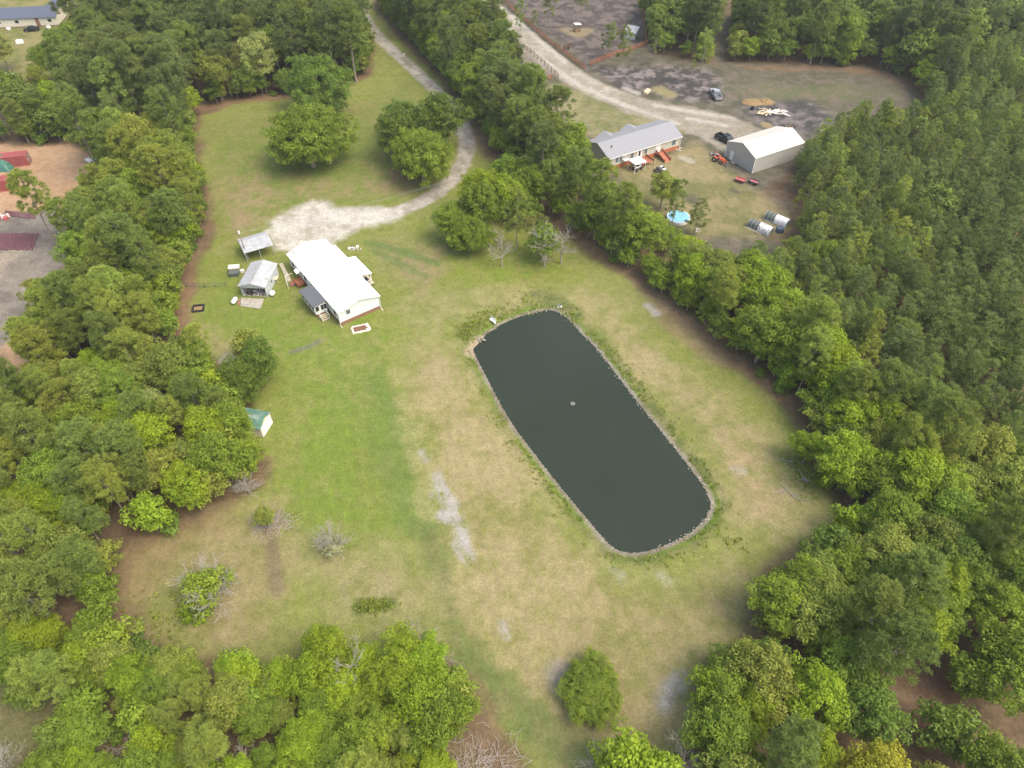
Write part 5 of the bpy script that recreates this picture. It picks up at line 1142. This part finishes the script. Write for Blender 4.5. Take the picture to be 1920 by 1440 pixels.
add_dead(775, 1235, 2, 1.0, 'bare grey branches at the top of the right half of the bottom clump')
add_dead(625, 1225, 2, .6, 'bare grey branches at the top of the left half of the bottom clump')
add_dead(835, 1255, 2, .65, 'bare grey branches at the right shoulder of the bottom clump')
add_dead(10, 1440, 2, .7, 'bare pale branches in the bottom left corner')
add_dead(478, 1445, 2, .8, 'bare pale branches at the bottom edge below the left clump')
add_dead(1130, 1465, 2, .9, 'bare tree at the bottom edge below the lone round tree')
T('small', 1172, 1470, 'bright', 1.3, 'bright small tree at the bottom edge beside the bare tree')
T('small', 1225, 1475, 'bright', 1.1, 'second bright small tree at the bottom edge, right of the first')
add_dead(1268, 1450, 1, .8, 'bare twisted tree at the bottom edge left of the south east woods')
add_dead(1645, 985, 1, .95, 'bare bleached tree between the crowns right of the fallen branches')
add_dead(1410, 640, 1, 1.1, 'bare pale tree at the edge of the pines right of the pond')
T('broad', 1555, 905, 'bright', .85, 'bright tree at the corner of the field beside the fallen branches')
T('broad', 1505, 868, 'bright', .55, 'low bright bush at the field edge above the fallen branches')
T('small', 1590, 1010, 'bright', 1.0, 'bright small tree at the field corner below the fallen branches')
T('shrub', 1542, 905, 'bright', 1.1, 'bright shrub right of the fallen branches')
T('shrub', 1545, 915, 'bright', .9, 'lower bright shrub right of the fallen branches')
T('small', 1790, 1295, 'mid', 1.0, 'round green bush alone on the bare brown gap at the lower right')
T('small', 1745, 1385, 'deep', 1.1, 'dark green bush at the left side of the bare brown gap, lower right')
T('shrub', 1798, 1350, 'bright', .7, 'tiny bright shrub in the middle of the bare brown gap')
T('broad', 1610, 1485, 'gold', .8, 'golden yellow green tree at the bottom edge of the lower right woods')
T('broad', 1505, 1345, 'bright', .8, 'brightest yellow green crown in the middle of the lower right woods')
# north east holding
for px, py, s, t, l in ((1135, 112, .75, 'pdark', 'thin pine inside the paddock corner'), (1166, 135, 1.0, 'pmid', 'thin pine left of the light scrub beyond the paddock gate'), (1225, 120, .9, 'pmid', 'thin pine between the paddock and the north woods'), (1308, 160, 1.15, 'plite', 'light thin pine standing alone above the silver pickup'),
                        (975, 70, .8, 'pmid', 'thin pine left of the dirt road near the top'), (1030, 52, .9, 'pmid', 'thin pine beside the red fence near the hay ring'), (1088, 42, 1.0, 'pmid', 'thin pine behind the hay feeder'), (1145, 95, .6, 'pmid', 'short thin pine below the run in shed'), (1002, 60, .5, 'pmid', 'short thin pine on the verge of the dirt road')):
    T('sparse', px, py, t, s, l)
T('sparse', 1258, 430, 'pmid', .85, 'thin pine standing in front of the left half of the blue pool'); T('broad', 1238, 392, 'plite', .75, 'light green tree leaning over the blue pool'); T('young', 1302, 440, 'pdark', .8, 'dark young pine just right of the blue pool')
T('young', 1345, 372, 'pmid', .01, 'x') if False else None
# north west yard
T('broad', 108, 158, 'mid', .95, 'green tree below the blue roofed house'); T('broad', 160, 130, 'mid', 1.1, 'green tree right of the blue roofed house')
T('sparse', 150, 125, 'pdark', .75, 'thin dark pine between the trees by the blue roofed house'); T('broad', 20, 135, 'sage', .9, 'pale tree below the left end of the blue roofed house')
T('broad', 40, 215, 'mid', 1.0, 'green tree at the top edge of the sand yard'); T('broad', 125, 240, 'bright', 1.0, 'bright tree at the top right edge of the sand yard')
T('pine', 192, 335, 'pmid', 1.05, 'leaning pine with a bare trunk right of the sand yard'); T('pine', 106, 458, 'plite', .8, 'pine with a bare trunk beside the pipe stack')

# ------------------------------------------------------------------ woods: every single tree, none inside a clearing
ZONES = [  # name for the label, polygon on the ground in picture points, spacing, mix of (kind, tone, weight, scale)
 ('the pine plantation', [(1292, 470), (1400, 560), (1530, 690), (1640, 800), (1750, 850), (1960, 930), (2250, 1000), (2250, 120), (1800, 120), (1740, 195), (1600, 200), (1500, 300), (1500, 440)], 3.75,
  [('young', 'pmid', 5, .90), ('young', 'pdark', 5, .88), ('young', 'plite', 1.2, .88), ('broad', 'mid', .15, .7)]),
 ('the strip right of the pond', [(1040, 380), (1180, 400), (1300, 440), (1400, 560), (1530, 690), (1650, 800), (1760, 850), (1700, 1000), (1560, 980), (1300, 700), (1100, 520), (1000, 420)], 4.4,
  [('pine', 'plite', 3, .74), ('broad', 'bright', 3, .85), ('broad', 'mid', 1.5, .9), ('pine', 'pmid', 2, .78), ('broad', 'olive', 1.5, .9)]),
 ('the belt between driveway and dirt road', [(690, -120), (900, -120), (1000, 150), (1150, 330), (1310, 430), (1300, 480), (1180, 440), (1000, 420), (840, 230), (690, 20)], 4.7,
  [('pine', 'pmid', 3, .9), ('pine', 'pdark', 1.5, .9), ('broad', 'mid', 3, 1.0), ('broad', 'bright', 2, .9), ('broad', 'deep', 1, 1.0)]),
 ('the top right woods', [(1190, -150), (2250, -150), (2250, 130), (1800, 130), (1740, 200), (1200, 140)], 5.6,
  [('broad', 'mid', 4, 1.0), ('broad', 'deep', 2, 1.0), ('pine', 'pdark', 3, .9), ('broad', 'bright', 1, .9), ('pine', 'pmid', 1, .9)]),
 ('the upper left woods', [(120, -150), (700, -150), (700, 180), (380, 200), (400, 330), (330, 360), (180, 300), (140, 160)], 6.0,
  [('pine', 'pdark', 5, 1.05), ('pine', 'pmid', 3, 1.0), ('broad', 'mid', 2, 1.0), ('broad', 'bright', .7, .9), ('broad', 'olive', 1.5, 1.1)]),
 ('the woods left of the white roofed house', [(-200, 120), (420, 320), (420, 640), (330, 680), (-300, 700)], 4.6,
  [('pine', 'plite', 5, .74), ('pine', 'pmid', 3, .78), ('broad', 'mid', 2.2, .78), ('broad', 'olive', 2, .8), ('broad', 'bright', .8, .72)]),
 ('the lower left woods', [(-400, 640), (340, 660), (520, 740), (500, 900), (300, 1050), (240, 1200), (-400, 1240)], 4.1,
  [('broad', 'mid', 4, .70), ('pine', 'plite', 2.5, .62), ('pine', 'pmid', 2.5, .66), ('broad', 'olive', 3, .74), ('broad', 'bright', 1.8, .62), ('broad', 'sage', .4, .6)]),
 ('the bottom left woods', [(-500, 1230), (260, 1180), (600, 1230), (960, 1250), (1000, 1800), (-500, 1800)], 2.9,
  [('broad', 'mid', 4, .50), ('broad', 'bright', 3, .48), ('broad', 'olive', 2.6, .56), ('pine', 'plite', .6, .5), ('small', 'mid', 1.5, .85)]),
 ('the lower right woods', [(1250, 1800), (1250, 1250), (1500, 1000), (1650, 900), (1760, 850), (1960, 930), (2300, 1000), (2300, 1800)], 4.5,
  [('broad', 'mid', 6, .76), ('broad', 'bright', 1.8, .68), ('broad', 'olive', 2.6, .8), ('broad', 'sage', .6, .9), ('pine', 'pmid', 1.6, .72), ('broad', 'deep', 1, .72)]),
]
ZP = [PX(z[1]) for z in ZONES]
def vis(x, y, z, R):
    d = math.hypot(y, H-z) or 1; m = 1.15*F*R/d
    a, b = pix(x, y, z); return -m < a < 1920+m and -m < b < 1440+m
OPEN = [(1205, 302, 26), (1238, 322, 14), (1180, 318, 16), (1280, 404, 34), (1262, 398, 20), (1425, 420, 38), (1465, 415, 30), (1375, 330, 40), (1415, 345, 30), (185, 300, 14), (62, 460, 34), (95, 320, 48), (30, 410, 40), (488, 795, 16), (862, 275, 26), (868, 245, 24), (845, 325, 22)]
placed = [(t['x'], t['y'], KN[t['kind']][2]*t['sc'] if t['kind'] in KN else 1.0) for t in TREES]
ntree0 = len(TREES); LATE = []
rW = random.Random(5)
cand = []
for zi, (zn, _, sp, mix) in enumerate(ZONES):
    P = ZP[zi]; x0, y0 = P.min(0); x1, y1 = P.max(0); y1 = min(y1, 330); x0 = max(x0, -260); x1 = min(x1, 260)
    row = 0; y = y0
    while y < y1:
        x = x0+(row % 2)*sp/2
        while x < x1:
            cand.append((x+rW.uniform(-.46, .46)*sp, y+rW.uniform(-.46, .46)*sp, zi)); x += sp
        y += sp*.866; row += 1
ca = np.array([(c[0], c[1]) for c in cand]); cz = np.array([c[2] for c in cand])
own = np.full(len(ca), -1)
for zi in range(len(ZONES)):
    i = sdist(ZP[zi], ca[:, 0], ca[:, 1]) > 0; own[(own < 0) & i] = zi
keep = own == cz
csd = np.max([sdist(P, ca[:, 0], ca[:, 1]) for P in CLEAR], 0)
msd = np.max([sdist(P, ca[:, 0], ca[:, 1]) for P in (MAIN, NEC)], 0)
for i in np.nonzero(keep)[0]:
    x, y = ca[i]; zi = cz[i]; zn, _, sp, mix = ZONES[zi]
    w = rW.random()*sum(m[2] for m in mix)
    for kind, tone, q, s in mix:
        w -= q
        if w <= 0: break
    s *= rW.uniform(.78, 1.20); R = KN[kind][2]*s; d = -csd[i]
    if d < .42*R*(.6 if kind == 'pine' else 1): 
        if d < 1.0 or kind != 'broad': continue
        s *= .6; R *= .6
    if d > 22 and zi != 0 and rW.random() < .0: continue
    if not vis(x, y, 9 if kind != 'young' else 7, R*1.1): continue
    hq = dict(broad=8, pine=13, young=7, small=4).get(kind, 8)*s; a_, b_ = pix(x, y, hq); rp = .8*F*R/math.sqrt(x*x+y*y+(H-hq)**2)
    if any((a_-o_[0])**2+(b_-o_[1])**2 < (rp+o_[2])**2 for o_ in OPEN): continue
    if y < 34 and not vis(x, y, 10, R*.6): continue
    if any((x-a)**2+(y-b)**2 < (.55*(r+R))**2 for a, b, r in placed[:ntree0]): continue
    
    LATE.append((kind, x, y, tone, s, zi, d))
def fringe(P, step, seed):
    rg = random.Random(seed)
    for k in range(len(P)):
        a = P[k]; b = P[(k+1) % len(P)]; L = float(np.linalg.norm(b-a)); 
        for i in range(int(L/step)):
            q = a+(b-a)*(i+rg.random())/max(1, L/step); nrm = np.array([b[1]-a[1], a[0]-b[0]])/L
            for sg in (1, -1):
                w = q+nrm*sg*rg.uniform(1.0, 2.6)
                if clear_sd(*w) < -.8:
                    zi = next((j for j in range(len(ZP)) if sdist(ZP[j], w[:1], w[1:])[0] > 0), None)
                    if zi is None or not vis(w[0], w[1], 3, 2): continue
                    t = rg.choice(['mid', 'mid', 'deep', 'bright', 'olive'])
                    yield ('small', w[0], w[1], t, rg.uniform(.65, 1.15), zi, 1.5)
LATE += list(fringe(MAIN, 3.0, 3))+list(fringe(NEC, 4.5, 4))+list(fringe(WYC, 4.5, 6))
# thickets of low shrubs fringing the woods
for i in np.nonzero((own >= 0) & (csd < -.2) & (csd > -2.2))[0]:
    if rW.random() < .22 and vis(ca[i][0], ca[i][1], 1, 1): LATE.append(('shrub', ca[i][0], ca[i][1], rW.choice(['mid', 'bright', 'deep']), rW.uniform(.8, 1.5), own[i], -csd[i]))
cnt = {}
for t in LATE: cnt[(t[0], t[5])] = cnt.get((t[0], t[5]), 0)+1
print('TREES', len(LATE), cnt)

def app(kind, x, y, s): return KN[kind][2]*s*F/math.sqrt(x*x+y*y+(H-8)**2)
REST = {}
for kind in ('broad', 'young', 'pine', 'small'):
    man = sum(1 for t in TREES if t['kind'] == kind); L_ = sorted([t for t in LATE if t[0] == kind], key=lambda t: -app(t[0], t[1], t[2], t[4])*(0.25 if t[6] > 25 else 1))
    REST[kind] = L_[max(0, 296-man):]
drop = set(id(t) for k in REST for t in REST[k])
for t in LATE:
    if id(t) in drop: continue
    kind, x, y, tone, s, zi, d = t
    e = add_tree(kind, x, y, tone, s); TREES[-1].update(zone=zi, d=d)
def merged(kind, name, label, base):
    if not REST[kind]: return
    if kind == 'young': src = crown_pine('tmp', 990, 3.0, 2.2, 11.0, 70, 34, True, .95, .34)[0]
    elif kind == 'small': src = crown_broad('tmp', 992, 2.6, 3.9, 3.1, 30, 45, .30, rc0=.34)[0]
    elif kind == 'pine': src = crown_pine('tmp', 993, 3.9, 8.0, 18.5, 70, 45, False, 1.2, .42)[0]
    else: src = crown_broad('tmp', 991, 4.6, 8.0, 4.3, 70, 70, .33, rc0=.27)[0]
    n = len(src.vertices); V = np.empty(n*3, np.float32); src.vertices.foreach_get('co', V); V = V.reshape(-1, 3); tn = np.empty(n, np.float32); src.attributes['tone'].data.foreach_get('value', tn)
    out = []; T_ = []; rg = np.random.RandomState(9)
    for (k, x, y, tone, s, zi, d) in REST[kind]:
        a = rg.rand()*6.283; c_, s_ = math.cos(a), math.sin(a); q = V*s; out.append(np.stack([q[:, 0]*c_-q[:, 1]*s_+x, q[:, 0]*s_+q[:, 1]*c_+y, q[:, 2]*rg.uniform(.92, 1.1)], 1))
        T_.append(np.clip(tn*.8+(rg.rand()-.5)*.5, 0, 1.1))
    mt = src.materials[0]; V = np.concatenate(out); me = np_mesh(name, V, np.arange(len(V)).reshape(-1, 4), mt, np.concatenate(T_)); bpy.data.meshes.remove(src)
    o = bpy.data.objects.new(name, me); COL.objects.link(o); o.color = (*base, 1); tag(o, label, None, None, 'stuff')
merged('broad', 'distant_woodland', 'far off woodland reading as one green mass', (.20, .29, .055))
merged('young', 'distant_pines', 'far part of the pine plantation reading as one mass', (.205, .275, .085))
merged('pine', 'distant_tall_pines', 'far tall pines reading as one mass', (.20, .27, .09))
merged('small', 'distant_understory', 'far low trees reading as one mass', (.15, .22, .055))
# ------------------------------------------------------------------ labels that single the woodland trees out
LM = [(at(*p_), q_) for p_, q_ in (((590, 540), 'the white roofed house'), ((475, 455), 'the carport'), ((372, 579), 'the dark square fire pit'), ((488, 795), 'the green roofed shed'), ((588, 312), 'the lone round oak'), ((668, 150), 'the bare trunked pine by the lawn'),
      ((758, 107), 'the white driveway post'), ((872, 262), 'the driveway bend'), ((940, 360), 'the grove above the pond'), ((1225, 582), 'the small sand patch right of the pond'), ((1333, 945), 'the lower right end of the pond'), ((1480, 890), 'the fallen branches'),
      ((1104, 1318), 'the lone round tree at the bottom'), ((740, 1290), 'the bright bottom clump'), ((402, 1125), 'the half dead tree'), ((510, 980), 'the grey brush heap'), ((1200, 290), 'the beige house'), ((1430, 290), 'the barn'), ((1272, 407), 'the blue pool'), ((1450, 425), 'the hoop coops'),
      ((1341, 181), 'the silver pickup'), ((1183, 70), 'the run in shed'), ((1082, 59), 'the hay feeder'), ((50, 305), 'the red shipping containers'), ((40, 450), 'the maroon pipe row'), ((60, 30), 'the blue roofed house'), ((1750, 190), 'the right tip of the scorched clearing'), ((1360, 20), 'the gap in the top woods'),
      ((1790, 1300), 'the bare brown gap at the lower right'), ((60, 1300), 'the bottom left corner'), ((1880, 1420), 'the bottom right corner'), ((1900, 20), 'the top right corner'), ((1640, 120), 'the orange fringe of the scorched clearing'), ((300, 1080), 'the brown bare patch at the lower left'), ((1280, 1420), 'the bare twisted tree at the bottom'), ((1050, 130), 'the dirt road fence'))]
LX = np.array([l[0] for l in LM]); buck = {}
for t in TREES:
    if t.get('label'): continue
    dd = np.hypot(LX[:, 0]-t['x'], LX[:, 1]-t['y']); j = int(dd.argmin()); t['near'] = (j, float(dd[j]))
    buck.setdefault((t['kind'], t['tone'], j), []).append(t)
OW = ['nearest', 'second nearest', 'third nearest', 'fourth nearest', 'fifth nearest', 'sixth nearest', 'seventh nearest', 'eighth nearest', 'ninth nearest', 'tenth nearest', 'eleventh nearest', 'twelfth nearest']
for (kind, tone, j), L_ in buck.items():
    L_.sort(key=lambda t: t['near'][1])
    for r, t in enumerate(L_):
        cat = KN[kind][1]; tw = TONES[tone][1]; zn = ZONES[t['zone']][0]
        if r < len(OW): t['o']['label'] = f"{tw} {cat} {OW[r]} to {LM[j][1]}"
        else: t['o']['label'] = f"{tw} {cat} deep in {zn}"; t['o']['group'] = f"{tw} {cat}s deep in {zn}"

# ------------------------------------------------------------------ air
hz = bpy.data.materials.new('haze'); hz.use_nodes = True; nt = hz.node_tree; nt.nodes.remove(nt.nodes['Principled BSDF'])
pv = node(nt, 'ShaderNodeVolumePrincipled'); pv.inputs['Color'].default_value = (.80, .86, .92, 1); pv.inputs['Density'].default_value = 0.00022; pv.inputs['Anisotropy'].default_value = 0.2
nt.links.new(pv.outputs[0], nt.nodes['Material Output'].inputs['Volume'])
o = MB().box((0, 1000, 46), (8100, 8200, 98)).build('haze', hz); tag(o, 'thin pale air over the whole place', None, None, 'stuff')
